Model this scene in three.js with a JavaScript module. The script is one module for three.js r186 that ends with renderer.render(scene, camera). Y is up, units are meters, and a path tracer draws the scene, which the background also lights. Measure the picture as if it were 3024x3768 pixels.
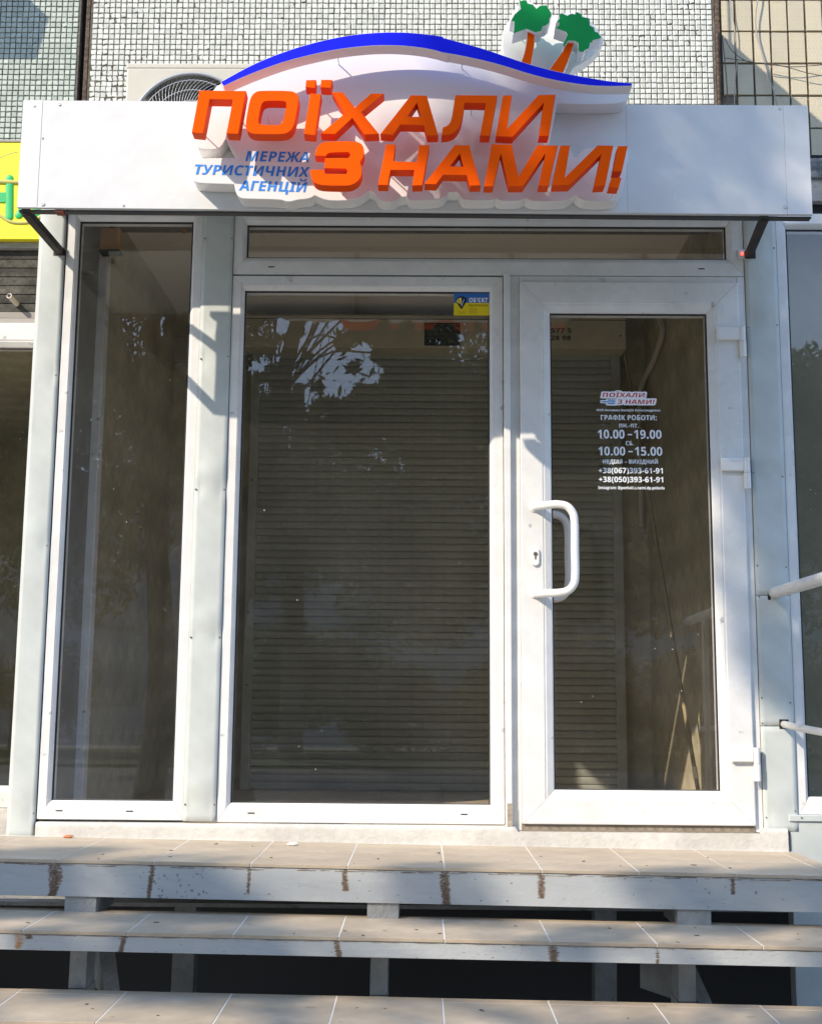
import * as THREE from 'three';
import { mergeGeometries } from 'three/addons/utils/BufferGeometryUtils.js';
import { RoundedBoxGeometry } from 'three/addons/geometries/RoundedBoxGeometry.js';
import { TextGeometry } from 'three/addons/geometries/TextGeometry.js';
import { FontLoader } from 'three/addons/loaders/FontLoader.js';

// ------------------------------------------------------------------ camera, sky, sun, exposure
const scene = new THREE.Scene();
const camera = new THREE.PerspectiveCamera(45.44, 821 / 1024, 0.02, 900);
{
  const pitch = Math.atan(681 / 4500), yaw = Math.atan(41 / 4500), roll = 0.0077;
  const fw = new THREE.Vector3(-Math.sin(yaw) * Math.cos(pitch), Math.sin(pitch), -Math.cos(yaw) * Math.cos(pitch));
  const rt = new THREE.Vector3().crossVectors(fw, new THREE.Vector3(0, 1, 0)).normalize();
  const up = new THREE.Vector3().crossVectors(rt, fw);
  camera.position.set(0, 0.54, 4.7);
  camera.up.copy(up.multiplyScalar(Math.cos(roll)).addScaledVector(rt, -Math.sin(roll)));
  camera.lookAt(camera.position.clone().add(fw));
}
const TX = 1.06, TY = 1.03;                         // a shadow falls TX to the right and TY down for every metre of depth
const sunDir = new THREE.Vector3(-TX, TY, 1).normalize();
{
  const W = 512, H = 256, d = new Float32Array(W * H * 4), hor = [0.47, 0.55, 0.645], zen = [0.20, 0.36, 0.70], low = [0.16, 0.15, 0.13], glow = [0.5, 0.45, 0.38];
  for (let r = 0; r < H; r++) for (let c = 0; c < W; c++) {
    const el = ((r + 0.5) / H - 0.5) * Math.PI, az = ((c + 0.5) / W - 0.5) * 2 * Math.PI;
    const x = Math.cos(az) * Math.cos(el), y = Math.sin(el), z = Math.sin(az) * Math.cos(el), cs = x * sunDir.x + y * sunDir.y + z * sunDir.z;
    const k = Math.pow(Math.max(0, y), 0.6), g = Math.exp((cs - 1) * 16);
    for (let i = 0; i < 3; i++) d[(r * W + c) * 4 + i] = y > 0 ? hor[i] + (zen[i] - hor[i]) * k + glow[i] * g : low[i];
    d[(r * W + c) * 4 + 3] = 1;
  }
  const t = new THREE.DataTexture(d, W, H, THREE.RGBAFormat, THREE.FloatType);
  t.mapping = THREE.EquirectangularReflectionMapping; t.magFilter = t.minFilter = THREE.LinearFilter; t.needsUpdate = true;
  scene.background = scene.environment = t;
}
const sun = new THREE.DirectionalLight(new THREE.Color(1, 0.87, 0.71), 2.35);
sun.position.copy(sunDir).multiplyScalar(40);
sun.castShadow = true;
sun.shadow.mapSize.set(4096, 4096);
Object.assign(sun.shadow.camera, { left: -8, right: 8, top: 8, bottom: -8, near: 1, far: 90 });
scene.add(sun, sun.target);
const renderer = new THREE.WebGLRenderer({ antialias: true });
renderer.toneMapping = THREE.LinearToneMapping;
renderer.toneMappingExposure = 2.34;
renderer.shadowMap.enabled = true;

// ------------------------------------------------------------------ helpers
let seed = 7;
const rnd = () => { seed = (seed + 0x6d2b79f5) | 0; let t = Math.imul(seed ^ (seed >>> 15), 1 | seed); t = (t + Math.imul(t ^ (t >>> 7), 61 | t)) ^ t; return ((t ^ (t >>> 14)) >>> 0) / 4294967296; };
const rr = (a, b) => a + (b - a) * rnd();
const V2 = (x, y) => new THREE.Vector2(x, y), V3 = (x, y, z) => new THREE.Vector3(x, y, z);
const used = {};
const numbered = (n) => { const k = used[n] = (used[n] ?? -1) + 1; return k ? n + '_' + String(k).padStart(3, '0') : n; };
function tag(o, label, category, group) { o.userData = { label, category }; if (group) o.userData.group = group; return o; }
function thing(name, label, category, pos = [0, 0, 0], group) {
  const o = new THREE.Group(); o.name = numbered(name); o.position.set(...pos); scene.add(o);
  return tag(o, label, category, group);
}
function uvMetres(g) {                              // planar uv in metres, by the main direction of each face
  g = g.index ? g.toNonIndexed() : g;
  if (!g.attributes.normal) g.computeVertexNormals();
  const p = g.attributes.position, n = g.attributes.normal, uv = new Float32Array(p.count * 2);
  for (let i = 0; i < p.count; i++) {
    const ax = Math.abs(n.getX(i)), ay = Math.abs(n.getY(i)), az = Math.abs(n.getZ(i));
    const [u, v] = ay > ax && ay > az ? [p.getX(i), p.getZ(i)] : ax > az ? [p.getZ(i), p.getY(i)] : [p.getX(i), p.getY(i)];
    uv[2 * i] = u; uv[2 * i + 1] = v;
  }
  g.setAttribute('uv', new THREE.BufferAttribute(uv, 2));
  return g;
}
function mesh(name, geo, mat, parent) {
  const m = new THREE.Mesh(Array.isArray(geo) ? mergeGeometries(geo.map((g) => uvMetres(g))) : geo, mat);
  m.name = parent ? name : numbered(name); m.castShadow = m.receiveShadow = true;
  (parent ?? scene).add(m);
  return m;
}
const struct = (name, geo, mat) => { const m = mesh(name, geo, mat); m.userData = { kind: 'structure' }; return m; };
function box(x0, x1, y0, y1, z0, z1, r = 0) {
  const w = x1 - x0, h = y1 - y0, d = z1 - z0;
  const g = r ? new RoundedBoxGeometry(w, h, d, 2, r) : new THREE.BoxGeometry(w, h, d);
  g.translate((x0 + x1) / 2, (y0 + y1) / 2, (z0 + z1) / 2);
  return uvMetres(g);
}
const tube = (pts, r, seg = 40, rad = 10) => new THREE.TubeGeometry(new THREE.CatmullRomCurve3(pts.map((p) => V3(...p)), false, 'centripetal'), seg, r, rad);
function bar(a, b, w, h) {                          // a square bar between two points
  const A = V3(...a), B = V3(...b), g = new THREE.BoxGeometry(w, h, A.distanceTo(B));
  const m = new THREE.Matrix4().lookAt(A, B, V3(0, 1, 0)).setPosition(A.clone().add(B).multiplyScalar(0.5));
  return uvMetres(g.applyMatrix4(m));
}
function rod(a, b, r, seg = 12) {
  const A = V3(...a), B = V3(...b), g = new THREE.CylinderGeometry(r, r, A.distanceTo(B), seg);
  g.applyQuaternion(new THREE.Quaternion().setFromUnitVectors(V3(0, 1, 0), B.clone().sub(A).normalize()));
  const c = A.clone().add(B).multiplyScalar(0.5);
  return g.translate(c.x, c.y, c.z);
}
// value noise that tiles
function noiseGrid(n, cells, oct = 4) {
  const out = new Float32Array(n * n);
  for (let o = 0, amp = 1, c = cells; o < oct; o++, amp *= 0.5, c *= 2) {
    const g = Float32Array.from({ length: c * c }, () => rnd());
    for (let y = 0; y < n; y++) for (let x = 0; x < n; x++) {
      const fx = (x / n) * c, fy = (y / n) * c, ix = Math.floor(fx), iy = Math.floor(fy); let sx = fx - ix, sy = fy - iy;
      sx = sx * sx * (3 - 2 * sx); sy = sy * sy * (3 - 2 * sy);
      const a = g[(iy % c) * c + (ix % c)], b = g[(iy % c) * c + ((ix + 1) % c)], d = g[((iy + 1) % c) * c + (ix % c)], e = g[((iy + 1) % c) * c + ((ix + 1) % c)];
      out[y * n + x] += amp * ((a + (b - a) * sx) * (1 - sy) + (d + (e - d) * sx) * sy);
    }
  }
  let lo = 1e9, hi = -1e9; for (const v of out) { lo = Math.min(lo, v); hi = Math.max(hi, v); }
  return out.map((v) => (v - lo) / (hi - lo));
}
function dataTex(n, px, srgb, repeat) {
  const d = new Uint8Array(n * n * 4);
  for (let i = 0; i < n * n; i++) { const c = px(i); d.set([c[0], c[1], c[2], c[3] ?? 255].map((v) => Math.max(0, Math.min(255, Math.round(v)))), i * 4); }
  const t = new THREE.DataTexture(d, n, n);
  t.magFilter = THREE.LinearFilter; t.minFilter = THREE.LinearMipmapLinearFilter; t.wrapS = t.wrapT = THREE.RepeatWrapping; t.repeat.set(repeat, repeat);
  if (srgb) t.colorSpace = THREE.SRGBColorSpace;
  t.needsUpdate = true;
  return t;
}
const N1 = noiseGrid(512, 6, 6), N2 = noiseGrid(512, 24, 4), N3 = noiseGrid(512, 3, 5);
const grain = (lo, hi, repeat) => dataTex(512, (i) => { const v = 255 * (lo + (hi - lo) * (0.5 * N1[i] + 0.3 * N2[i] + 0.2 * N3[i])); return [v, v, v]; }, false, repeat);
const bumpFine = dataTex(512, (i) => { const v = 255 * (0.4 * N2[i] + 0.6 * N1[i]); return [v, v, v]; }, false, 5);
const bumpCoarse = dataTex(512, (i) => { const v = 255 * N3[i]; return [v, v, v]; }, false, 1.3);
const roughMap = grain(0.6, 1, 1.7);
const tintMap = (repeat, amt, spots = 0) => dataTex(512, (i) => {
  const j = (i * 7 + 91) % (512 * 512), k = 1 - amt * (0.55 * N1[i] + 0.45 * N3[j]), s = spots && N2[i] > 0.86 ? 1 - spots * (N2[i] - 0.86) / 0.14 : 1;
  return [255 * k * s, 255 * k * s, 253 * k * s];
}, true, repeat);
const lin = (r, g, b) => new THREE.Color().setRGB(r, g, b);
const M = (color, roughness, extra = {}) => new THREE.MeshStandardMaterial({ color, roughness, ...extra });
const P = (color, roughness, extra = {}) => new THREE.MeshPhysicalMaterial({ color, roughness, ...extra });
const canvas = (w, h) => { const c = document.createElement('canvas'); c.width = w; c.height = h; return [c, c.getContext('2d')]; };
const canTex = (c) => { const t = new THREE.CanvasTexture(c); t.colorSpace = THREE.SRGBColorSpace; t.magFilter = THREE.LinearFilter; t.anisotropy = 8; return t; };
function fit(ctx, text, x0, x1, base, cap, font = 'bold', face = 'sans-serif', slant = 0, stroke = 0) {   // text drawn to a width and a capital height
  ctx.save(); ctx.font = `${font} 100px ${face}`; ctx.textAlign = 'left'; ctx.textBaseline = 'alphabetic';
  const w = ctx.measureText(text).width, k = cap / 71.4;
  ctx.transform((x1 - x0) / w, 0, -slant * k, k, x0, base);
  if (stroke) { ctx.lineWidth = stroke; ctx.lineJoin = 'round'; ctx.strokeText(text, 0, 0); } else ctx.fillText(text, 0, 0);
  ctx.restore();
}
// corners that turn less than maxDeg are rounded off, sharp ones stay
function smooth(pts, maxDeg = 62, times = 2) {
  let p = pts.map((q) => V2(q[0], q[1]));
  for (let t = 0; t < times; t++) {
    const o = [];
    for (let i = 0; i < p.length; i++) {
      const a = p[(i + p.length - 1) % p.length], b = p[i], c = p[(i + 1) % p.length];
      const d1 = b.clone().sub(a), d2 = c.clone().sub(b), turn = Math.abs(Math.atan2(d1.cross(d2), d1.dot(d2))) * 57.3;
      if (turn < maxDeg && turn > 0.5) { o.push(b.clone().lerp(a, 0.25), b.clone().lerp(c, 0.25)); } else o.push(b);
    }
    p = o;
  }
  return p;
}
function slab(outline, z0, z1, holes = [], bevel = 0.0012) {
  const s = new THREE.Shape(outline); for (const h of holes) s.holes.push(new THREE.Path(h));
  const g = new THREE.ExtrudeGeometry(s, { depth: z1 - z0 - bevel * 2, bevelEnabled: true, bevelThickness: bevel, bevelSize: bevel, bevelOffset: -bevel, bevelSegments: 2, steps: 1, curveSegments: 6 });
  return g.translate(0, 0, z0 + bevel);
}

// ------------------------------------------------------------------ materials
const MAT = {
  pvc: P(lin(0.83, 0.83, 0.82), 0.36, { map: tintMap(0.8, 0.1, 0.3), roughnessMap: roughMap, bumpMap: bumpFine, bumpScale: 0.0004 }),
  bead: P(lin(0.80, 0.80, 0.79), 0.3),
  gasket: M(lin(0.03, 0.03, 0.03), 0.7),
  slot: M(lin(0.02, 0.02, 0.02), 0.8),
  strip: P(lin(0.60, 0.64, 0.62), 0.42, { map: tintMap(0.9, 0.1), roughnessMap: roughMap }),
  screw: M(lin(0.25, 0.26, 0.26), 0.4, { metalness: 0.8 }),
  fascia: P(lin(0.77, 0.78, 0.79), 0.3, { map: tintMap(0.7, 0.05), bumpMap: bumpCoarse, bumpScale: 0.004, roughnessMap: roughMap }),
  rust: M(lin(0.075, 0.052, 0.045), 0.75, { map: tintMap(6, 0.6), bumpMap: bumpFine, bumpScale: 0.002 }),
  darkMetal: M(lin(0.05, 0.05, 0.05), 0.6),
  plaster: M(lin(0.74, 0.72, 0.67), 0.92, { map: tintMap(1.3, 0.2, 0.3), bumpMap: bumpFine, bumpScale: 0.0025 }),
  orange: P(lin(0.95, 0.1, 0.0005), 0.75, { specularIntensity: 0.12 }),
  orangeSide: P(lin(0.85, 0.08, 0.002), 0.6, { specularIntensity: 0.3 }),
  signWhite: P(lin(0.80, 0.79, 0.77), 0.28, { roughnessMap: roughMap }),
  blue: P(lin(0.004, 0.01, 0.75), 0.45, { specularIntensity: 0.35 }),
  green: P(lin(0.003, 0.30, 0.06), 0.5, { specularIntensity: 0.4 }),
  textBlue: M(lin(0.02, 0.23, 0.75), 0.7),
  glass: P(lin(1, 1, 1), 0, { transmission: 1, thickness: 0, ior: 2.05, transparent: false }),
  dust: M(lin(0.5, 0.5, 0.47), 1, { transparent: true, opacity: 1 }),
  speck: M(lin(0.75, 0.75, 0.72), 0.9),
  tile: M(lin(0.58, 0.475, 0.35), 0.6, { map: tintMap(0.8, 0.2, 0.25), roughnessMap: roughMap, bumpMap: bumpFine, bumpScale: 0.0008 }),
  grout: M(lin(0.68, 0.66, 0.6), 0.95),
  concrete: M(lin(0.50, 0.51, 0.50), 0.9, { map: tintMap(0.9, 0.3, 0.4), bumpMap: bumpFine, bumpScale: 0.006 }),
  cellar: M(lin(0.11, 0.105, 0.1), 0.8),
  mortar: M(lin(0.24, 0.215, 0.18), 0.97, { map: tintMap(3, 0.4), bumpMap: bumpFine, bumpScale: 0.006 }),
  seam: M(lin(0.26, 0.18, 0.13), 0.95, { map: tintMap(5, 0.5), bumpMap: bumpFine, bumpScale: 0.01 }),
  black: M(lin(0.012, 0.012, 0.012), 0.8),
  shutter: M(lin(0.47, 0.48, 0.41), 0.55, { map: tintMap(0.8, 0.2) }),
  shutterBox: M(lin(0.66, 0.6, 0.44), 0.55, { map: tintMap(0.6, 0.15) }),
  inner: M(lin(0.62, 0.55, 0.37), 0.9, { map: tintMap(0.7, 0.28), bumpMap: bumpFine, bumpScale: 0.003 }),
  ceiling: M(lin(0.74, 0.7, 0.6), 0.8),
  acBody: P(lin(0.60, 0.58, 0.50), 0.45, { map: tintMap(0.6, 0.08) }),
  wire: P(lin(0.5, 0.52, 0.55), 0.35, { metalness: 0.2 }),
  fan: P(lin(0.02, 0.024, 0.05), 0.4),
  yellow: P(lin(0.84, 0.78, 0.015), 0.5),
  signGreen: P(lin(0.012, 0.46, 0.13), 0.5),
  olive: P(lin(0.5, 0.48, 0.13), 0.5),
  plank: M(lin(0.15, 0.145, 0.12), 0.85, { map: tintMap(2.2, 0.65), bumpMap: bumpFine, bumpScale: 0.004 }),
  camera: P(lin(0.6, 0.55, 0.48), 0.4),
  curtain: M(lin(0.3, 0.265, 0.165), 0.9, { map: tintMap(0.5, 0.2) }),
  rail: P(lin(0.74, 0.73, 0.70), 0.4, { map: tintMap(5, 0.15, 0.3), bumpMap: bumpFine, bumpScale: 0.002 }),
  cable: M(lin(0.10, 0.085, 0.075), 0.6),
  cableGrey: M(lin(0.33, 0.31, 0.28), 0.6),
  cream: [lin(0.69, 0.61, 0.43), lin(0.72, 0.64, 0.46), lin(0.65, 0.58, 0.42)].map((c) => P(c, 0.35, { map: tintMap(4, 0.14, 0.3), bumpMap: bumpFine, bumpScale: 0.002 })),
  groutGrey: M(lin(0.27, 0.23, 0.18), 0.97, { map: tintMap(4, 0.3), bumpMap: bumpFine, bumpScale: 0.006 }),
  soil: M(lin(0.16, 0.15, 0.13), 0.95), asphalt: M(lin(0.13, 0.13, 0.128), 0.95, { map: tintMap(0.2, 0.3) }), pave: M(lin(0.5, 0.45, 0.37), 0.95, { map: tintMap(0.3, 0.3) }),
  grass: M(lin(0.06, 0.11, 0.025), 1, { map: tintMap(0.3, 0.6) }), bark: M(lin(0.09, 0.075, 0.06), 0.95, { bumpMap: bumpFine, bumpScale: 0.02 }),
  leaf: [lin(0.055, 0.095, 0.02), lin(0.075, 0.12, 0.03), lin(0.04, 0.075, 0.018)].map((c) => P(c, 0.75, { transmission: 0.3, thickness: 0, side: THREE.DoubleSide })),
};
const mosaicTone = (base) => [0.92, 1, 0.86, 1.04, 0.96].map((k, i) => P(lin(base[0] * k, base[1] * k * (i === 2 ? 1.01 : 1), base[2] * k), 0.3 + 0.06 * i));

// [X, Y, radius, leaves]: patches of the facade plane (metres) that the shade tree's clumps shade
const SHADE = [];
{
  let s = 41; const r1 = () => { s = (s * 16807) % 2147483647; return s / 2147483647; };
  const zone = (x0, x1, y0, y1, n, r, cnt) => { for (let i = 0; i < n; i++) SHADE.push([x0 + (x1 - x0) * r1(), y0 + (y1 - y0) * r1(), r * (0.7 + 0.6 * r1()), Math.round(cnt * (0.7 + 0.6 * r1()))]); };
  zone(1.5, 2.7, 0.7, 2.5, 17, 0.27, 330);
  zone(1.15, 1.5, 0.6, 1.4, 5, 0.16, 130);
  zone(0.78, 1.35, 1.55, 2.25, 7, 0.13, 110);
  zone(-1.3, 2.4, -1.25, -0.5, 17, 0.16, 190);
  zone(2.5, 4.5, 0, 3.4, 14, 0.5, 420);
}
const SIGN = {"letters":[{"n":"П","o":[[-0.767,2.579],[-0.608,2.578],[-0.63,2.422],[-0.67,2.424],[-0.652,2.546],[-0.731,2.547],[-0.749,2.423],[-0.788,2.427]],"h":[]},{"n":"О","o":[[-0.558,2.579],[-0.458,2.579],[-0.44,2.573],[-0.429,2.561],[-0.427,2.544],[-0.439,2.464],[-0.447,2.441],[-0.46,2.428],[-0.479,2.421],[-0.569,2.421],[-0.59,2.425],[-0.603,2.438],[-0.607,2.458],[-0.595,2.543],[-0.588,2.561],[-0.575,2.575]],"h":[[[-0.539,2.544],[-0.479,2.544],[-0.47,2.539],[-0.467,2.528],[-0.476,2.475],[-0.482,2.46],[-0.494,2.452],[-0.55,2.453],[-0.562,2.458],[-0.566,2.471],[-0.558,2.522],[-0.552,2.537]]]},{"n":"І","o":[[-0.389,2.569],[-0.352,2.567],[-0.37,2.418],[-0.408,2.422]],"h":[]},{"n":"dot","o":[[-0.404,2.618],[-0.37,2.619],[-0.373,2.589],[-0.406,2.592]],"h":[]},{"n":"dot","o":[[-0.353,2.619],[-0.315,2.619],[-0.32,2.589],[-0.355,2.591]],"h":[]},{"n":"Х","o":[[-0.316,2.574],[-0.278,2.574],[-0.237,2.518],[-0.182,2.57],[-0.138,2.569],[-0.214,2.501],[-0.153,2.423],[-0.202,2.421],[-0.244,2.481],[-0.302,2.422],[-0.351,2.424],[-0.27,2.497]],"h":[]},{"n":"А","o":[[-0.046,2.565],[0.007,2.563],[0.047,2.419],[0.009,2.418],[-0.001,2.455],[-0.082,2.457],[-0.107,2.42],[-0.149,2.424]],"h":[[[-0.026,2.539],[-0.009,2.485],[-0.061,2.485]]]},{"n":"Л","o":[[0.104,2.565],[0.247,2.564],[0.221,2.418],[0.188,2.419],[0.208,2.536],[0.136,2.537],[0.13,2.49],[0.121,2.456],[0.106,2.433],[0.087,2.421],[0.058,2.418],[0.062,2.449],[0.074,2.452],[0.086,2.463],[0.093,2.484]],"h":[]},{"n":"И","o":[[0.266,2.564],[0.296,2.564],[0.28,2.444],[0.386,2.566],[0.444,2.568],[0.42,2.417],[0.387,2.418],[0.404,2.538],[0.298,2.414],[0.241,2.417]],"h":[]},{"n":"З","o":[[-0.369,2.345],[-0.368,2.363],[-0.355,2.387],[-0.33,2.397],[-0.231,2.398],[-0.21,2.388],[-0.202,2.364],[-0.205,2.34],[-0.217,2.322],[-0.21,2.307],[-0.209,2.28],[-0.22,2.256],[-0.242,2.241],[-0.264,2.238],[-0.346,2.239],[-0.369,2.249],[-0.38,2.269],[-0.385,2.295],[-0.338,2.296],[-0.334,2.281],[-0.263,2.281],[-0.256,2.29],[-0.263,2.299],[-0.337,2.3],[-0.334,2.337],[-0.256,2.338],[-0.248,2.349],[-0.255,2.358],[-0.317,2.357],[-0.329,2.35],[-0.331,2.344]],"h":[]},{"n":"Н","o":[[-0.129,2.388],[-0.097,2.386],[-0.104,2.326],[-0.025,2.324],[-0.017,2.385],[0.017,2.385],[-0.006,2.241],[-0.04,2.24],[-0.033,2.295],[-0.113,2.295],[-0.122,2.241],[-0.155,2.242]],"h":[]},{"n":"А","o":[[0.102,2.385],[0.151,2.384],[0.19,2.241],[0.154,2.24],[0.143,2.277],[0.064,2.278],[0.04,2.244],[0.001,2.246]],"h":[[[0.12,2.357],[0.134,2.306],[0.084,2.308]]]},{"n":"М","o":[[0.227,2.389],[0.295,2.388],[0.317,2.273],[0.381,2.386],[0.451,2.385],[0.417,2.24],[0.384,2.241],[0.408,2.357],[0.332,2.239],[0.285,2.239],[0.258,2.356],[0.232,2.238],[0.201,2.238]],"h":[]},{"n":"И","o":[[0.459,2.385],[0.491,2.385],[0.472,2.27],[0.584,2.386],[0.637,2.385],[0.607,2.242],[0.57,2.24],[0.596,2.354],[0.488,2.243],[0.429,2.242]],"h":[]},{"n":"!","o":[[0.652,2.383],[0.685,2.384],[0.664,2.293],[0.634,2.292]],"h":[]},{"n":"dot","o":[[0.629,2.271],[0.662,2.271],[0.652,2.235],[0.619,2.236]],"h":[]}],"swoosh":[[-0.696,2.61],[-0.59,2.675],[-0.473,2.726],[-0.366,2.76],[-0.259,2.784],[-0.151,2.795],[-0.044,2.794],[0.064,2.779],[0.06,2.775],[0.133,2.755],[0.205,2.733],[0.278,2.706],[0.35,2.68],[0.422,2.659],[0.494,2.642],[0.566,2.628],[0.638,2.616],[0.704,2.611],[0.704,2.6],[0.637,2.598],[0.565,2.6],[0.493,2.61],[0.422,2.624],[0.349,2.644],[0.277,2.669],[0.205,2.69],[0.133,2.706],[0.06,2.721],[0.081,2.714],[0.011,2.734],[-0.07,2.744],[-0.151,2.746],[-0.231,2.74],[-0.312,2.728],[-0.392,2.709],[-0.472,2.687],[-0.552,2.657],[-0.632,2.622],[-0.685,2.594]],"backing":[[-0.742,2.645],[-0.732,2.661],[-0.713,2.671],[-0.609,2.734],[-0.488,2.786],[-0.378,2.821],[-0.267,2.844],[-0.156,2.854],[-0.045,2.853],[0.066,2.836],[0.062,2.832],[0.137,2.811],[0.212,2.788],[0.286,2.761],[0.361,2.734],[0.435,2.712],[0.509,2.695],[0.584,2.683],[0.658,2.672],[0.722,2.67],[0.718,2.63],[0.707,2.613],[0.689,2.603],[0.66,2.599],[0.56,2.597],[0.464,2.6],[0.454,2.549],[0.445,2.504],[0.435,2.448],[0.498,2.44],[0.508,2.429],[0.517,2.399],[0.531,2.399],[0.547,2.427],[0.565,2.435],[0.697,2.441],[0.708,2.426],[0.707,2.399],[0.694,2.324],[0.681,2.268],[0.672,2.25],[0.654,2.24],[0.562,2.239],[0.538,2.249],[0.524,2.262],[0.499,2.244],[0.471,2.239],[0.386,2.237],[0.361,2.243],[0.352,2.25],[0.33,2.239],[0.273,2.239],[0.255,2.243],[0.25,2.248],[0.234,2.241],[0.139,2.24],[0.127,2.253],[0.117,2.271],[0.084,2.27],[0.071,2.251],[0.048,2.241],[-0.04,2.238],[-0.053,2.243],[-0.063,2.255],[-0.085,2.25],[-0.108,2.233],[-0.144,2.234],[-0.161,2.246],[-0.174,2.27],[-0.19,2.274],[-0.223,2.249],[-0.255,2.24],[-0.32,2.238],[-0.35,2.244],[-0.37,2.254],[-0.379,2.258],[-0.385,2.251],[-0.407,2.244],[-0.434,2.242],[-0.461,2.234],[-0.48,2.235],[-0.494,2.242],[-0.62,2.244],[-0.636,2.247],[-0.651,2.261],[-0.659,2.297],[-0.782,2.3],[-0.798,2.307],[-0.807,2.32],[-0.81,2.377],[-0.8,2.389],[-0.785,2.392],[-0.654,2.394],[-0.668,2.42],[-0.68,2.44],[-0.693,2.464],[-0.698,2.455],[-0.707,2.437],[-0.723,2.425],[-0.778,2.425],[-0.794,2.434],[-0.801,2.457],[-0.789,2.58]],"leaf1":[[0.322,2.91],[0.336,2.915],[0.347,2.916],[0.353,2.903],[0.37,2.899],[0.382,2.884],[0.393,2.894],[0.417,2.897],[0.427,2.878],[0.432,2.871],[0.434,2.858],[0.428,2.845],[0.426,2.83],[0.414,2.819],[0.403,2.816],[0.4,2.8],[0.376,2.794],[0.347,2.807],[0.302,2.79],[0.305,2.834],[0.293,2.838],[0.306,2.862],[0.327,2.882]],"leaf2":[[0.468,2.868],[0.487,2.858],[0.501,2.866],[0.513,2.863],[0.517,2.873],[0.537,2.864],[0.539,2.854],[0.564,2.848],[0.565,2.822],[0.579,2.814],[0.582,2.799],[0.592,2.796],[0.603,2.779],[0.601,2.773],[0.574,2.766],[0.572,2.757],[0.565,2.757],[0.562,2.741],[0.559,2.734],[0.55,2.733],[0.54,2.722],[0.522,2.725],[0.523,2.756],[0.511,2.763],[0.489,2.764],[0.474,2.738],[0.47,2.752],[0.486,2.787],[0.482,2.796],[0.446,2.81],[0.457,2.822],[0.458,2.831],[0.449,2.833],[0.46,2.848],[0.457,2.86]],"trunk1":[[0.351,2.815],[0.377,2.803],[0.377,2.772],[0.373,2.738],[0.362,2.677],[0.328,2.691],[0.339,2.723],[0.345,2.749],[0.35,2.784]],"trunk2":[[0.49,2.771],[0.513,2.77],[0.506,2.744],[0.495,2.709],[0.47,2.646],[0.419,2.657],[0.449,2.703],[0.474,2.738]],"plate":[[0.332,2.976],[0.311,2.952],[0.301,2.919],[0.283,2.895],[0.273,2.865],[0.271,2.826],[0.277,2.779],[0.294,2.755],[0.503,2.696],[0.52,2.738],[0.557,2.756],[0.599,2.791],[0.63,2.83],[0.63,2.851],[0.616,2.872],[0.6,2.896],[0.581,2.924],[0.534,2.947],[0.484,2.944],[0.473,2.937],[0.448,2.936],[0.44,2.961],[0.395,2.976],[0.359,2.991]],"lines":[{"t":"МЕРЕЖА","x":-0.622,"y":2.382,"w":0.2274,"h":0.0368,"s":-0.0164},{"t":"ТУРИСТИЧНИХ","x":-0.8031,"y":2.3327,"w":0.4068,"h":0.0361,"s":-0.0207},{"t":"АГЕНЦІЙ","x":-0.6422,"y":2.2744,"w":0.2375,"h":0.0359,"s":-0.0236}]};

// ------------------------------------------------------------------ street, ground (behind the camera it is only seen in the glass)
const GY = -1.02;
struct('ground', box(-120, 120, GY - 0.3, GY, -40, 120), MAT.soil);
struct('pavement', box(-60, 60, GY, GY + 0.006, 0.2, 7), MAT.pave);
struct('lawn', box(-60, 60, GY, GY + 0.05, 7.15, 8.9), MAT.grass);
struct('pavement', box(-60, 60, GY, GY + 0.006, 9, 12.6), MAT.pave);
struct('kerb', box(-60, 60, GY, GY + 0.12, 12.6, 12.78), MAT.pave);
struct('road', box(-60, 60, GY, GY + 0.008, 12.78, 22), MAT.asphalt);
struct('lawn', box(-60, 60, GY, GY + 0.08, 22.2, 30), MAT.grass);

// ------------------------------------------------------------------ main wall of the house: mosaic panels and the tiled wall
const WZ = -0.35;                                   // plane of the mosaic
function mosaicVariant(k) {
  const s = 0.0103, j = k < 5 ? 0.0009 : 0.0028, b = 0.0022, h = 0.0042;
  let pts = [[-s, -s], [s, -s], [s, s], [-s, s]].map(([x, y]) => [x + rr(-j, j), y + rr(-j, j)]);
  if (k >= 6) { const c = (k - 6) * 1 + Math.floor(rr(0, 3)); const q = pts[c % 4], n = pts[(c + 1) % 4]; pts.splice((c % 4) + 1, 0, [(q[0] + n[0]) / 2 * 1.05, (q[1] + n[1]) / 2 * 1.05]); q[0] *= 0.45; q[1] *= 0.8; }
  const pos = [], n = pts.length, tri = (a, b2, c) => pos.push(...a, ...b2, ...c);
  const out = pts.map(([x, y]) => [x, y, 0]), mid = pts.map(([x, y]) => [x, y, h - 0.0012]), top = pts.map(([x, y]) => [x * (1 - b / s), y * (1 - b / s), h]);
  for (let i = 0; i < n; i++) {
    const l = (i + 1) % n;
    tri(out[i], out[l], mid[l]); tri(out[i], mid[l], mid[i]); tri(mid[i], mid[l], top[l]); tri(mid[i], top[l], top[i]);
    if (i > 0 && i < n - 1) tri(top[0], top[i], top[l]);
  }
  const g = new THREE.BufferGeometry();
  g.setAttribute('position', new THREE.Float32BufferAttribute(pos, 3)); g.computeVertexNormals();
  return uvMetres(g);
}
const variants = Array.from({ length: 8 }, (_, k) => mosaicVariant(k));
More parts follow.
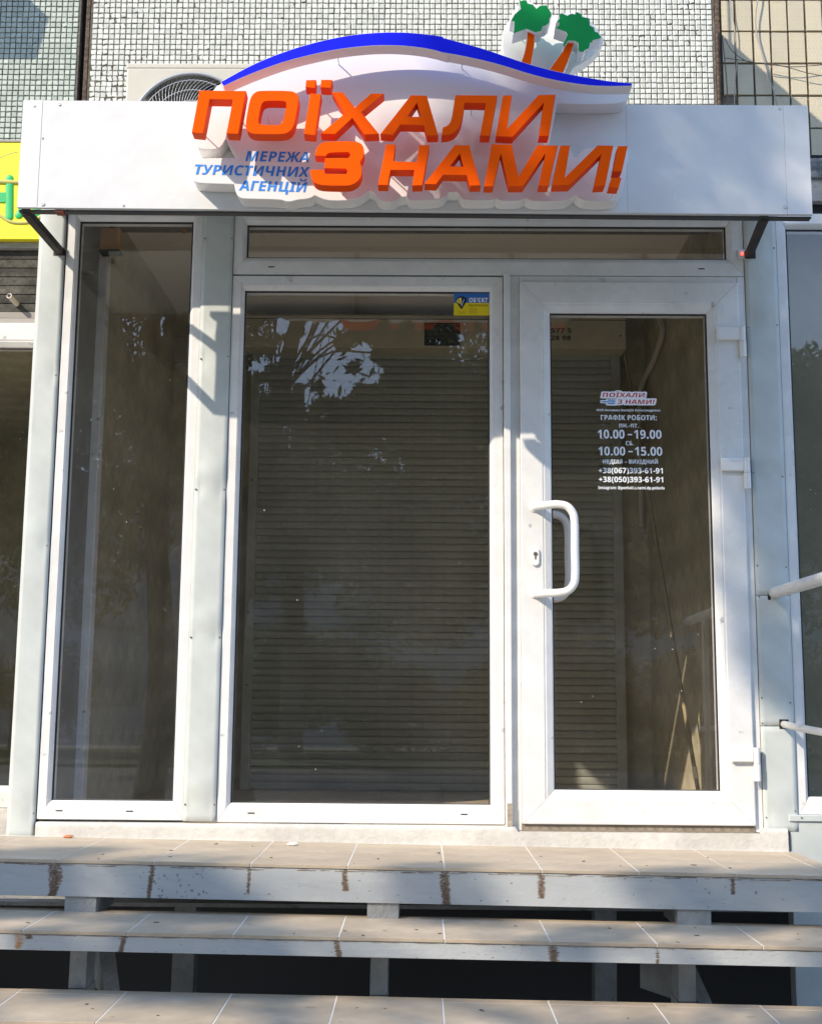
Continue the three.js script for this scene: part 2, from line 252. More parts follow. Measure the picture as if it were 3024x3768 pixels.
function mosaic(name, label, x0, x1, y0, y1, base, chip, seeY, chipX) {
  const t = thing(name, label, 'wall');
  mesh('mortar_bed', box(x0, x1, y0, y1, WZ - 0.25, WZ), MAT.mortar, t);
  const mats = mosaicTone(base), rest = mats.map(() => []), pitch = 0.0250, spots = [];
  const cols = Math.floor((x1 - x0) / pitch), rows = Math.floor((y1 - y0) / pitch);
  for (let r = 0; r < rows; r++) for (let c = 0; c < cols; c++) {
    const x = x0 + (c + 0.5) * pitch + (x1 - x0 - cols * pitch) / 2, y = y0 + (r + 0.5) * pitch;
    const bad = chip * (chipX ? Math.exp(-Math.abs(x - chipX) / 0.25) + 0.12 : 1) * (N3[((r * 9) % 512) * 512 + ((c * 9) % 512)] > 0.52 ? 1.8 : 0.35);
    if (rnd() < bad * 0.012) continue;
    spots.push([x + rr(-0.0006, 0.0006), y + rr(-0.0006, 0.0006), rnd() < bad ? 5 + Math.floor(rnd() * 3) : Math.floor(rnd() * 5), Math.floor(rnd() * 5), rr(-0.05, 0.05), rr(-0.05, 0.05), Math.floor(rnd() * 4) * Math.PI / 2 + rr(-0.03, 0.03)]);
  }
  const order = spots.map((s, i) => [Math.abs(s[1] - seeY[0] - 0.0) + (s[1] < seeY[0] ? 5 : 0) + Math.abs(s[0] - seeY[1]) * 0.15, i]).sort((a, b) => a[0] - b[0]);
  const single = new Set(order.slice(0, 300).map((o) => o[1]));
  spots.forEach(([x, y, v, m, rx, ry, rz], i) => {
    if (single.has(i)) { const q = mesh('mosaic_tile', variants[v], mats[m], t); q.position.set(x, y, WZ); q.rotation.set(rx, ry, rz); } else {
      rest[m].push(variants[v].clone().applyMatrix4(new THREE.Matrix4().makeRotationFromEuler(new THREE.Euler(rx, ry, rz)).setPosition(x, y, WZ)));
    }
  });
  rest.forEach((g, m) => { if (g.length) mesh('mosaic_field', mergeGeometries(g), mats[m], t).userData = { kind: 'stuff' }; });
  return t;
}
mosaic('mosaic_wall', 'pale green mosaic wall panel above the yellow sign', -2.5, -1.534, 2.55, 4.25, [0.45, 0.515, 0.455], 0.03, [2.93, -1.6]);
const centreWall = mosaic('mosaic_wall', 'white mosaic wall panel behind the orange lettering', -1.49, 1.282, 2.62, 4.25, [0.635, 0.655, 0.60], 0.6, [3.12, -0.4], -1.45);
mesh('edge_mortar', [box(-1.509, -1.491, 2.62, 4.25, -0.6, WZ + 0.004, 0.003), box(1.284, 1.304, 2.62, 4.25, -0.6, WZ + 0.006, 0.003)], MAT.seam, centreWall);
mesh('joint_gap', box(-1.533, -1.51, 2.55, 4.25, -0.6, WZ - 0.04), MAT.black, centreWall);
{
  const t = thing('tiled_wall', 'cream rectangular tiled wall beside the white mosaic', 'wall');
  mesh('grout_bed', box(1.309, 3.4, 2.5, 4.25, WZ - 0.25, WZ - 0.012), MAT.groutGrey, t);
  const px = 0.0775, py = 0.1515;
  const g = Array.from({ length: 3 }, () => { const q = new RoundedBoxGeometry(px - 0.0085 + rr(-0.001, 0.001), py - 0.0085 + rr(-0.001, 0.001), 0.014, 1, 0.002); return q; });
  for (let r = 0; r < 12; r++) for (let c = 0; c < 22; c++) {
    const x = 1.300 + c * px + rr(-0.001, 0.001), y = 2.60 + r * py + 0.035 + rr(-0.001, 0.001); if (x < 1.3) continue;
    const xx = x + px / 2 - 0.004;
    const q = mesh('wall_tile', g[(r * 5 + c * 3) % 3], MAT.cream[(r * 7 + c * 5 + ((r * c) % 3)) % 3], t);
    q.position.set(xx, y, WZ - 0.008); q.rotation.set(rr(-0.012, 0.012), rr(-0.012, 0.012), rr(-0.006, 0.006));
    if (c === 0) q.scale.x = 0.78, q.position.x += 0.006;
  }
}
// unseen block and board above the frame, added to cast shadows into it
{
  const t = thing('added_shadow_block', 'unseen added shadow-casting ledge box on the house wall above the mosaic', 'blocker');
  const s = new THREE.Shape([V2(-3.3, 3.835), V2(-2.245, 3.835), V2(-2.2, 4.03), V2(-3.3, 4.03)]);
  mesh('shadow_block', uvMetres(new THREE.ExtrudeGeometry(s, { depth: 0.5, bevelEnabled: false }).translate(0, 0, WZ + 0.0)), MAT.concrete, t);
  const b = thing('added_shadow_board', 'unseen board hung above the shop, added to shade the tiled wall', 'sign');
  mesh('shadow_board', box(0.82, 0.836, 3.37, 3.92, 0.1, 0.85, 0.004), MAT.fascia, b);
  mesh('arm', rod([0.828, 4.62, WZ - 0.02], [0.828, 4.62, 0.86], 0.012), MAT.darkMetal, b);
  for (const z of [0.14, 0.81]) mesh('hanger', rod([0.828, 3.9, z], [0.828, 4.62, z], 0.005), MAT.darkMetal, b);
  struct('house_wall', box(-3.5, 3.5, 4.252, 7, WZ - 0.25, WZ), MAT.mortar);
}
// cables on the tiled wall
{
  const C = (label, pts, r, m) => tag(mesh('cable', tube(pts, r, 60, 8), m), label, 'cable', 'cables on the tiled wall');
  C('thick grey cable bending down the cream tiles', [[1.474, 4.0, -0.33], [1.474, 3.64, -0.325], [1.458, 3.53, -0.327], [1.46, 3.45, -0.33], [1.483, 3.34, -0.328], [1.507, 3.25, -0.33], [1.53, 3.16, -0.333], [1.56, 3.0, -0.335]], 0.0032, MAT.cableGrey);
  C('pale grey cable hanging next to the mosaic edge', [[1.345, 4.0, -0.33], [1.349, 3.6, -0.326], [1.353, 3.54, -0.328], [1.364, 3.47, -0.328], [1.366, 3.38, -0.33], [1.37, 3.32, -0.33], [1.36, 3.23, -0.33], [1.352, 3.1, -0.33], [1.352, 2.8, -0.33]], 0.0026, MAT.cableGrey);
  C('black cable running straight down the mosaic edge', [[1.311, 3.44, -0.335], [1.314, 3.36, -0.33], [1.321, 3.25, -0.33], [1.324, 3.1, -0.33], [1.324, 2.8, -0.33]], 0.0026, MAT.cable);
  C('thin dark cable sagging across the cream tiles', [[1.32, 3.42, -0.33], [1.35, 3.36, -0.325], [1.41, 3.31, -0.32], [1.5, 3.298, -0.318], [1.6, 3.283, -0.318], [1.7, 3.29, -0.32], [2.2, 3.35, -0.33]], 0.0018, MAT.cable);
  C('thin brown cable drooping below the dark one across the tiles', [[1.315, 3.33, -0.33], [1.4, 3.312, -0.32], [1.48, 3.294, -0.315], [1.57, 3.283, -0.315], [1.68, 3.254, -0.32], [2.2, 3.16, -0.33]], 0.0018, MAT.cable);
}

// ------------------------------------------------------------------ vestibule behind the shop front
const BZ = -2.2;
struct('vestibule_floor', box(-1.44, 1.285, -0.03, 0.02, BZ - 0.1, -0.03), MAT.grout);
struct('vestibule_ceiling', [box(-1.545, 1.41, 2.763, 2.80, BZ - 0.1, -0.38), box(-1.545, 1.41, 2.56, 2.58, -0.36, -0.075), box(-1.545, 1.41, 2.56, 2.80, -0.38, -0.361)], MAT.ceiling);
struct('vestibule_back_wall', box(-1.545, 1.41, 0.02, 2.763, BZ - 0.1, BZ), MAT.inner);
struct('vestibule_wall_right', box(1.285, 1.40, 0.02, 2.763, BZ, -0.075), MAT.inner);
struct('vestibule_wall_left', box(-1.54, -1.443, 0.02, 2.763, BZ, -0.075), MAT.inner);
struct('front_header', box(-1.545, 1.41, 2.506, 2.60, -0.074, -0.002), MAT.pvc);
{
  const f = thing('floor_tiling', 'beige floor tiles inside the vestibule', 'floor tiles');
  const g = new RoundedBoxGeometry(0.308, 0.01, 0.308, 1, 0.0015);
  for (let i = 0; i < 9; i++) for (let k = 0; k < 7; k++) { const q = mesh('floor_tile', g, MAT.tile, f); q.position.set(-1.287 + i * 0.3117, 0.024, -0.2 - k * 0.3117); }
  const s = thing('roller_shutter', 'closed grey roller shutter at the back of the vestibule', 'shutter');
  const slat = (() => {                              // one curved slat with its rim
    const sh = new THREE.Shape([V2(0, 0), V2(0.006, 0.001), V2(0.0085, 0.011), V2(0.0092, 0.020), V2(0.0085, 0.0295), V2(0.006, 0.0376), V2(0, 0.0386)]);
    const g2 = new THREE.ExtrudeGeometry(sh, { depth: 2.05, bevelEnabled: false }); g2.rotateY(-Math.PI / 2); return uvMetres(g2.translate(1.097, 0, 0));
  })();
  const shades = [1, 0.92, 1.06].map((k) => { const m = MAT.shutter.clone(); m.color.multiplyScalar(k); m.side = THREE.DoubleSide; return m; });
  for (let k = 0; k < 60; k++) { const q = mesh('slat', slat, shades[(k * 7 + (k % 4)) % 3], s); q.position.set(0, 0.035 + k * 0.0412, BZ + 0.05); }
  for (const [a, b] of [[-0.986, -0.935], [1.077, 1.131]]) mesh('guide_rail', box(a, b, 0.03, 2.5, BZ + 0.002, BZ + 0.075, 0.004), MAT.shutter, s);
  const bx = mesh('shutter_box', box(-1.018, 1.147, 2.493, 2.686, BZ + 0.002, BZ + 0.2, 0.008), MAT.shutterBox, s);
  mesh('box_lid_line', box(-1.017, 1.146, 2.659, 2.6625, BZ + 0.19, BZ + 0.2018), MAT.slot, bx);
  for (const y of [0.6, 1.0, 1.75]) mesh('screw', new THREE.CylinderGeometry(0.005, 0.005, 0.003, 10).rotateX(Math.PI / 2).translate(-0.965, y, BZ + 0.076), MAT.slot, s);
  mesh('screw', new THREE.CylinderGeometry(0.005, 0.005, 0.003, 10).rotateX(Math.PI / 2).translate(1.115, 2.57, BZ + 0.201), MAT.slot, s);
  // print on the shutter box
  const [c, x] = canvas(512, 336);
  x.fillStyle = '#4a4438'; x.fillRect(0, 0, 512, 336); x.strokeStyle = '#0d0c0a'; x.lineWidth = 16; x.strokeRect(10, 10, 492, 316);
  x.fillStyle = '#2a271f'; x.fillRect(30, 34, 452, 112); x.fillRect(30, 238, 452, 72);
  x.fillStyle = '#4a4438'; x.beginPath(); x.ellipse(86, 92, 46, 62, 0, 0, 7); x.fill();
  x.fillStyle = '#4a4438'; fit(x, '4//', 150, 300, 122, 58, 'italic bold');
  x.fillStyle = '#14130f'; fit(x, 'ЗАХИСТИ', 32, 280, 218, 44); fit(x, '420', 340, 470, 222, 50);
  x.fillStyle = '#6a6352'; fit(x, '7-420', 340, 470, 300, 46);
  mesh('printed_plate', new THREE.PlaneGeometry(0.202, 0.134).translate(0.108, 2.573, BZ + 0.2035), M(0xffffff, 0.6, { map: canTex(c) }), bx);
  const [c2, x2] = canvas(256, 128);
  x2.fillStyle = '#15130f'; fit(x2, '577 577 5', 4, 250, 52, 34); fit(x2, '488 28 98', 4, 246, 108, 34);
  const tx = canTex(c2);
  mesh('printed_number', new THREE.PlaneGeometry(0.22, 0.098).translate(0.735, 2.575, BZ + 0.2035), M(0xffffff, 0.7, { map: tx, transparent: true }), bx);
  const p = thing('leaning_pole', 'long thin wooden pole leaning in the corner behind the door glass', 'pole');
  mesh('pole', rod([1.222, 0.03, -0.74], [1.15, 2.6, -2.15], 0.0095), M(lin(0.5, 0.4, 0.23), 0.6, { map: tintMap(6, 0.3) }), p);
  mesh('tape_band', [rod([1.2176, 0.19, -0.828], [1.2162, 0.24, -0.855], 0.0115)], M(lin(0.7, 0.6, 0.4), 0.5), p);
  const k = thing('conduit_pipe', 'pale corrugated conduit curving down the vestibule wall', 'pipe');
  mesh('conduit', tube([[1.266, 2.76, -1.76], [1.266, 2.6, -1.68], [1.266, 2.47, -1.56], [1.266, 2.38, -1.82], [1.25, 2.3, -2.14], [1.245, 2.1, -2.18], [1.245, 1.5, -2.18]], 0.017, 80), M(lin(0.5, 0.47, 0.38), 0.5), k);
  mesh('junction_box', box(1.17, 1.24, 2.2, 2.28, BZ, BZ + 0.04, 0.004), M(lin(0.12, 0.1, 0.07), 0.6), k);
  const o = thing('orange_box', 'guessed orange box at an orange blur behind the narrow window', 'box');  // guessed shape for a blurred orange spot behind the pane
  mesh('box_body', box(-1.385, -1.30, 2.425, 2.52, -0.35, -0.29, 0.006), M(lin(0.5, 0.25, 0.09), 0.6), o); mesh('box_base', box(-1.387, -1.298, 2.412, 2.424, -0.352, -0.288, 0.003), MAT.slot, o);
  mesh('bracket', box(-1.35, -1.33, 2.515, 2.56, -0.33, -0.31), MAT.slot, o);
  const w = thing('side_partition', 'grey side partition with white post inside the narrow window', 'partition');
  mesh('panel', box(-1.442, -1.43, 0.03, 2.56, -0.46, -0.09), M(lin(0.3, 0.3, 0.29), 0.6, { map: tintMap(0.6, 0.2) }), w);
  mesh('post', box(-1.442, -1.395, 0.03, 2.56, -0.53, -0.462, 0.004), MAT.pvc, w);
  mesh('lintel_board', box(-1.442, -1.03, 2.45, 2.60, BZ + 0.001, BZ + 0.05, 0.004), M(lin(0.26, 0.22, 0.15), 0.8), w);
}

// ------------------------------------------------------------------ steps
const steps = thing('entrance_steps', 'tiled concrete entrance steps with open dark gaps below the treads', 'steps');
steps.rotation.z = -0.0118;
{
  // paint, stains and cracks where the photograph has them
  function face(list, h, blot) {
    const [c3, y] = canvas(2048, 96);
    y.fillStyle = '#a9acab'; y.fillRect(0, 0, 2048, 96);
    for (let i = 0; i < 500; i++) { const a = rr(0.02, 0.06); y.fillStyle = rnd() < 0.5 ? `rgba(225,226,222,${a})` : `rgba(120,118,112,${a})`; y.beginPath(); y.ellipse(rr(0, 2048), rr(0, 96), rr(2, 26), rr(1, 7), rr(-0.3, 0.3), 0, 7); y.fill(); }
    for (let i = 0; i < 90; i++) { y.fillStyle = `rgba(60,48,38,${rr(0.1, 0.5)})`; y.fillRect(rr(0, 2048), rr(0, 96), rr(1, 4), rr(1, 6)); }
    for (const [wx, ww, s, rust, len = 1] of list) {
      const u = ((wx + 2.4) / 4.8) * 2048, pw = (ww / 4.8) * 2048;
      for (let i = 0; i < 420 * s; i++) {
        const v = Math.pow(rnd(), 0.8) * 96 * len, w1 = N3[(Math.floor(v * 1.6 + wx * 231 + 900) % 512) * 512 + 40], w2 = N3[(Math.floor(v * 1.1 + wx * 177 + 900) % 512) * 512 + 200];
        const sp = pw * (0.25 + 0.55 * w1) * (1 - 0.35 * v / 96);
        y.fillStyle = rust ? `rgba(150,92,38,${rr(0.05, 0.22)})` : rnd() < 0.6 ? `rgba(84,68,54,${rr(0.15, 0.6)})` : `rgba(120,102,84,${rr(0.15, 0.6)})`;
        y.beginPath(); y.ellipse(u + (w2 - 0.5) * pw * 0.9 + (rnd() + rnd() - 1) * sp, v, rr(0.6, 2.6), rr(0.6, 3.4), rr(-0.5, 0.5), 0, 7); y.fill();
      }
    }
    for (const [wx, n2] of blot) for (let i = 0; i < n2; i++) { const u = ((wx + 2.4) / 4.8) * 2048 + rr(-45, 45); y.fillStyle = `rgba(66,54,44,${rr(0.2, 0.6)})`; y.fillRect(u, rr(5, 92), rr(1, 3), rr(2, 9)); }
    y.fillStyle = 'rgba(92,74,58,0.5)'; for (let i = 0; i < 260; i++) y.fillRect(rr(0, 2048), rr(0, 6), rr(3, 26), rr(1, 3));
    return [c3, h];
  }
  const faceMat = ([cv], y0, h) => { const t = canTex(cv); t.wrapS = t.wrapT = THREE.RepeatWrapping; t.repeat.set(1 / 4.8, 1 / h); t.offset.set(0.5, -y0 / h); return M(0xffffff, 0.9, { map: t, bumpMap: bumpFine, bumpScale: 0.0012 }); };
  function tread(name, y, zb, zf, thick, x0, x1, joint, rowsZ, mat) {
    const s = mesh(name, box(x0, x1, y - thick, y - 0.0115, zb, zf - 0.032), MAT.concrete, steps);
    mesh('riser_face', box(Math.max(x0, -2.4), Math.min(x1, 2.4), y - thick, y - 0.0125, zf - 0.031, zf - 0.005, 0.002), faceMat(mat, y - thick, thick - 0.0125), s);
    mesh('grout_bed', box(x0, x1 - 0.002, y - 0.0114, y - 0.0009, zb, zf - 0.004), MAT.grout, s);
    const k0 = Math.floor((x0 - joint) / 0.3117);
    for (let k = k0; joint + k * 0.3117 < x1 - 0.02; k++) for (const [za, zc] of rowsZ) {
      const xa = Math.max(x0, joint + k * 0.3117 + 0.0020), xb = Math.min(x1, joint + (k + 1) * 0.3117 - 0.0020); if (xb - xa < 0.02) continue;
      const q = mesh('tile', box(xa, xb, y - 0.0105, y + rr(-0.0006, 0.0006), za + 0.0012, zc - 0.0012, 0.0012), MAT.tile, s);
    }
    return s;
  }
  const t1 = face([[-1.172, 0.042, 2, 0], [-0.861, 0.017, 0.7, 0], [-0.545, 0.010, 0.3, 0, 0.8], [-0.235, 0.02, 0.55, 0, 0.65], [0.079, 0.03, 1.5, 0], [0.385, 0.022, 0.6, 0, 0.75], [1.0, 0.008, 0.3, 0, 0.5], [-1.5, 0.06, 0.3, 1]], 0.1, [[-0.75, 24], [-0.8, 16], [0.99, 6]]);
  const t2 = face([[-1.18, 0.03, 1, 1, 0.9], [-1.15, 0.02, 0.3, 0, 0.3], [-0.87, 0.02, 0.8, 0], [-0.235, 0.02, 0.8, 0], [0.39, 0.028, 1.2, 0], [0.7, 0.006, 0.2, 0]], 0.05, [[0.2, 10]]);
  tread('landing_slab', 0, 0.0, 0.648, 0.115, -2.6, 1.385, 0.079, [[0.03, 0.334], [0.334, 0.648]], t1);
  tread('tread_slab', -0.163, 0.58, 0.952, 0.058, -2.6, 2.4, 0.076, [[0.58, 0.64], [0.64, 0.952]], t2);
  tread('tread_slab', -0.340, 0.90, 1.262, 0.058, -2.6, 2.4, 0.073, [[0.90, 0.95], [0.95, 1.262]], t2);
  tread('tread_slab', -0.515, 1.21, 1.572, 0.058, -2.6, 2.4, 0.073, [[1.21, 1.26], [1.26, 1.572]], t2);
  for (const [a, b, p, q] of [[-1.139, -1.036, -1.066, -1.012], [-0.166, -0.064, -0.146, -0.091], [0.826, 0.934, 0.792, 0.846]]) {
    mesh('stringer', [box(a, b, -0.175, -0.1152, 0.40, 0.634, 0.003), box(p, q, -0.36, -0.2212, 0.70, 0.80, 0.003), box(p - 0.02, q + 0.03, -0.26, -0.2213, 0.5, 0.699, 0.003), box(p, q, -1.02, -0.361, 0.68, 0.82, 0.003)], MAT.concrete, steps);
    if (p > -0.5 && p < 0.5) continue;
    const g = new THREE.Shape([V2(0, -0.4), V2(0.30, -0.4), V2(0.16, -0.2214), V2(0, -0.2214)]);
    mesh('stringer_web', uvMetres(new THREE.ExtrudeGeometry(g, { depth: 0.05, bevelEnabled: false }).rotateY(-Math.PI / 2 + 0.5).translate(p - 0.01, 0, 0.42)), MAT.concrete, steps);
  }
  for (const x of [-0.95, 0.76]) mesh('pillar', box(x - 0.045, x + 0.045, -1.02, -0.27, -0.56, -0.47, 0.003), MAT.concrete, steps);
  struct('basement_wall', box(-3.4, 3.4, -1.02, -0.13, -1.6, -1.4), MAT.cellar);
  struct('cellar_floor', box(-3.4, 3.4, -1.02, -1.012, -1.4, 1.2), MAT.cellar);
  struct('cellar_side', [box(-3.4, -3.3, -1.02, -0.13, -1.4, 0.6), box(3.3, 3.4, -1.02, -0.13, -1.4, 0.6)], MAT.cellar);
}

// ------------------------------------------------------------------ shop front: plastic frames
// Four mitred members round an opening. prof: [share of the face width, z]; widths: left, right, bottom, top
function frame(parent, [x0, x1, y0, y1], [wl, wr, wb, wt], zf, zb, mat, glassZ = zf - 0.022) {
  const prof = [[0, zb], [0, zf - 0.0015], [0.03, zf], [0.70, zf], [0.73, zf - 0.003], [0.78, zf - 0.003], [0.97, zf - 0.014], [1, zf - 0.018], [1, zb]];
  const corner = (k, i, gap) => {                    // point of profile point i at corner k (0 bl, 1 br, 2 tr, 3 tl)
    const t = prof[i][0], x = k === 0 || k === 3 ? x0 + t * wl : x1 - t * wr, y = k < 2 ? y0 + t * wb : y1 - t * wt;
    return [x, y, prof[i][1]];
  };
  const g = 0.0006;
  [[0, 1, 'bottom'], [1, 2, 'r'], [2, 3, 'top'], [3, 0, 'l']].forEach(([a, b]) => {
    const pos = [];
    for (let i = 0; i < prof.length - 1; i++) {
      const q = [corner(a, i), corner(b, i), corner(b, i + 1), corner(a, i + 1)];
      const d = V3(...q[1]).sub(V3(...q[0])).normalize().multiplyScalar(g);
      q[0] = [q[0][0] + d.x, q[0][1] + d.y, q[0][2]]; q[3] = [q[3][0] + d.x, q[3][1] + d.y, q[3][2]];
      q[1] = [q[1][0] - d.x, q[1][1] - d.y, q[1][2]]; q[2] = [q[2][0] - d.x, q[2][1] - d.y, q[2][2]];
      pos.push(...q[0], ...q[1], ...q[2], ...q[0], ...q[2], ...q[3]);
    }
    const geo = new THREE.BufferGeometry(); geo.setAttribute('position', new THREE.Float32BufferAttribute(pos, 3)); geo.computeVertexNormals();
    mesh('frame_member', uvMetres(geo), mat, parent);
  });
  const gx0 = x0 + wl, gx1 = x1 - wr, gy0 = y0 + wb, gy1 = y1 - wt, e = 0.0055;
  mesh('gasket', [box(gx0 - 0.002, gx0 + e, gy0, gy1, glassZ - 0.006, glassZ + 0.003), box(gx1 - e, gx1 + 0.002, gy0, gy1, glassZ - 0.006, glassZ + 0.003), box(gx0, gx1, gy0 - 0.002, gy0 + 0.003, glassZ - 0.006, glassZ + 0.002), box(gx0, gx1, gy1 - e, gy1 + 0.002, glassZ - 0.006, glassZ + 0.003)], MAT.gasket, parent);
  return [gx0 - 0.002, gx1 + 0.002, gy0 - 0.002, gy1 + 0.002, glassZ];
}
const dustAlpha = dataTex(512, (i) => { const v = 255 * (0.008 + 0.03 * N3[i] * N1[i] + (N2[i] > 0.9 ? 0.03 : 0)); return [v, v, v]; }, false, 0.9);
MAT.dust.alphaMap = dustAlpha;
function glaze(parent, [x0, x1, y0, y1, z], specks = 30) {
  const g = new THREE.PlaneGeometry(x1 - x0, y1 - y0, 1, 1); g.translate((x0 + x1) / 2, (y0 + y1) / 2, z);
  const p = mesh('pane', uvMetres(g), MAT.glass, parent);
  const d = uvMetres(g.clone().translate(0, 0, 0.0012)), uv = d.attributes.uv, a = rr(0.2, 0.5);
  for (let i = 0; i < uv.count; i++) uv.setXY(i, uv.getX(i) * Math.cos(a) - uv.getY(i) * Math.sin(a), uv.getX(i) * Math.sin(a) + uv.getY(i) * Math.cos(a));
  mesh('dust_film', d, MAT.dust, p);
  if (specks) {
    const list = []; for (let i = 0; i < specks; i++) { const s = new THREE.CircleGeometry(rr(0.0006, 0.0015), 6); s.scale(1, rr(0.6, 2.2), 1); s.rotateZ(rr(-0.7, 0.7)); s.translate(rr(x0 + 0.02, x1 - 0.02), y0 + 0.02 + (y1 - y0 - 0.04) * Math.pow(rnd(), 1.4), z + 0.0022); list.push(s); }
    mesh('dirt_specks', list, MAT.speck, p).userData = { kind: 'stuff' };
  }
  return p;
}
const slotCap = (parent, x, y, z = 0.0015) => mesh('drain_slot', box(x - 0.013, x + 0.013, y - 0.0022, y + 0.0022, z - 0.003, z, 0.001), MAT.slot, parent);

const w1 = thing('narrow_window', 'tall narrow white framed window between two grey metal strips', 'window');
glaze(w1, frame(w1, [-1.438, -0.889, 0.076, 2.51], [0.047, 0.043, 0.069, 0.073], 0, -0.07, MAT.pvc), 20);
slotCap(w1, -1.355, 0.108); slotCap(w1, -1.09, 0.108);
mesh('sticker', new THREE.PlaneGeometry(0.017, 0.017).rotateZ(0.5).translate(-0.967, 2.398, -0.0195), M(lin(0.22, 0.09, 0.03), 0.7), w1);
const w2 = thing('display_window', 'large white framed display window in front of the roller shutter', 'window');
const gl2 = frame(w2, [-0.763, 0.316, 0.071, 2.205], [0.048, 0.052, 0.07, 0.057], 0, -0.07, MAT.pvc);
glaze(w2, gl2, 34);
slotCap(w2, -0.633, 0.105); slotCap(w2, 0.165, 0.107);
{
  const [c, x] = canvas(512, 336);
  x.fillStyle = '#2f6cb8'; x.fillRect(0, 0, 512, 150); x.fillStyle = '#e8cf10'; x.fillRect(0, 146, 512, 190);
  x.fillStyle = '#151a3c'; x.beginPath(); x.moveTo(32, 90); x.quadraticCurveTo(60, 50, 108, 46); x.quadraticCurveTo(150, 48, 186, 82); x.lineTo(182, 130); x.lineTo(112, 246); x.lineTo(36, 140); x.closePath(); x.fill();
  x.fillStyle = '#e9d94c'; x.beginPath(); x.moveTo(36, 130); x.lineTo(56, 82); x.lineTo(104, 66); x.lineTo(104, 176); x.closePath(); x.fill();
  x.strokeStyle = '#151a3c'; x.lineWidth = 6; x.beginPath(); x.moveTo(62, 92); x.lineTo(100, 170); x.stroke();
  x.strokeStyle = '#f2f2ea'; x.lineWidth = 7; x.beginPath(); x.moveTo(150, 90); x.lineTo(112, 190); x.lineTo(106, 70); x.stroke();
  x.fillStyle = '#f4f6f8'; fit(x, 'ОБ’ЄКТ', 216, 494, 136, 66); x.fillStyle = '#7a6208'; fit(x, 'ПІД ОХОРОНОЮ', 216, 496, 198, 30);
  x.fillStyle = '#c9ad14'; for (let k = 0; k < 6; k++) x.fillRect(224, 226 + k * 14, 108, 8);
  for (let k = 0; k < 3; k++) x.fillRect(52, 276 + k * 14, 116, 8);
  mesh('security_sticker', new THREE.PlaneGeometry(0.141, 0.0925).translate(0.1925, 2.0965, gl2[4] + 0.004), M(0xffffff, 0.45, { map: canTex(c) }), w2).userData = { label: 'blue and yellow security sticker' };
}
const w3 = thing('transom_window', 'low wide transom window above the door and display window', 'window');
glaze(w3, frame(w3, [-0.763, 1.2805, 2.2125, 2.505], [0.05, 0.065, 0.0745, 0.08], -0.001, -0.07, MAT.pvc), 0);
slotCap(w3, -0.61, 2.243, 0.0005); slotCap(w3, 1.11, 2.243, 0.0005);
tag(mesh('mullion_post', box(0.3185, 0.344, 0.05, 2.2115, -0.07, 0.02, 0.003), MAT.pvc), 'slim white upright post between display window and door', 'post');
mesh('worn_foot', box(0.3245, 0.3445, 0.056, 0.15, 0.0, 0.0207), M(lin(0.55, 0.47, 0.38), 0.9, { map: tintMap(8, 0.35) }), scene.children.at(-1));

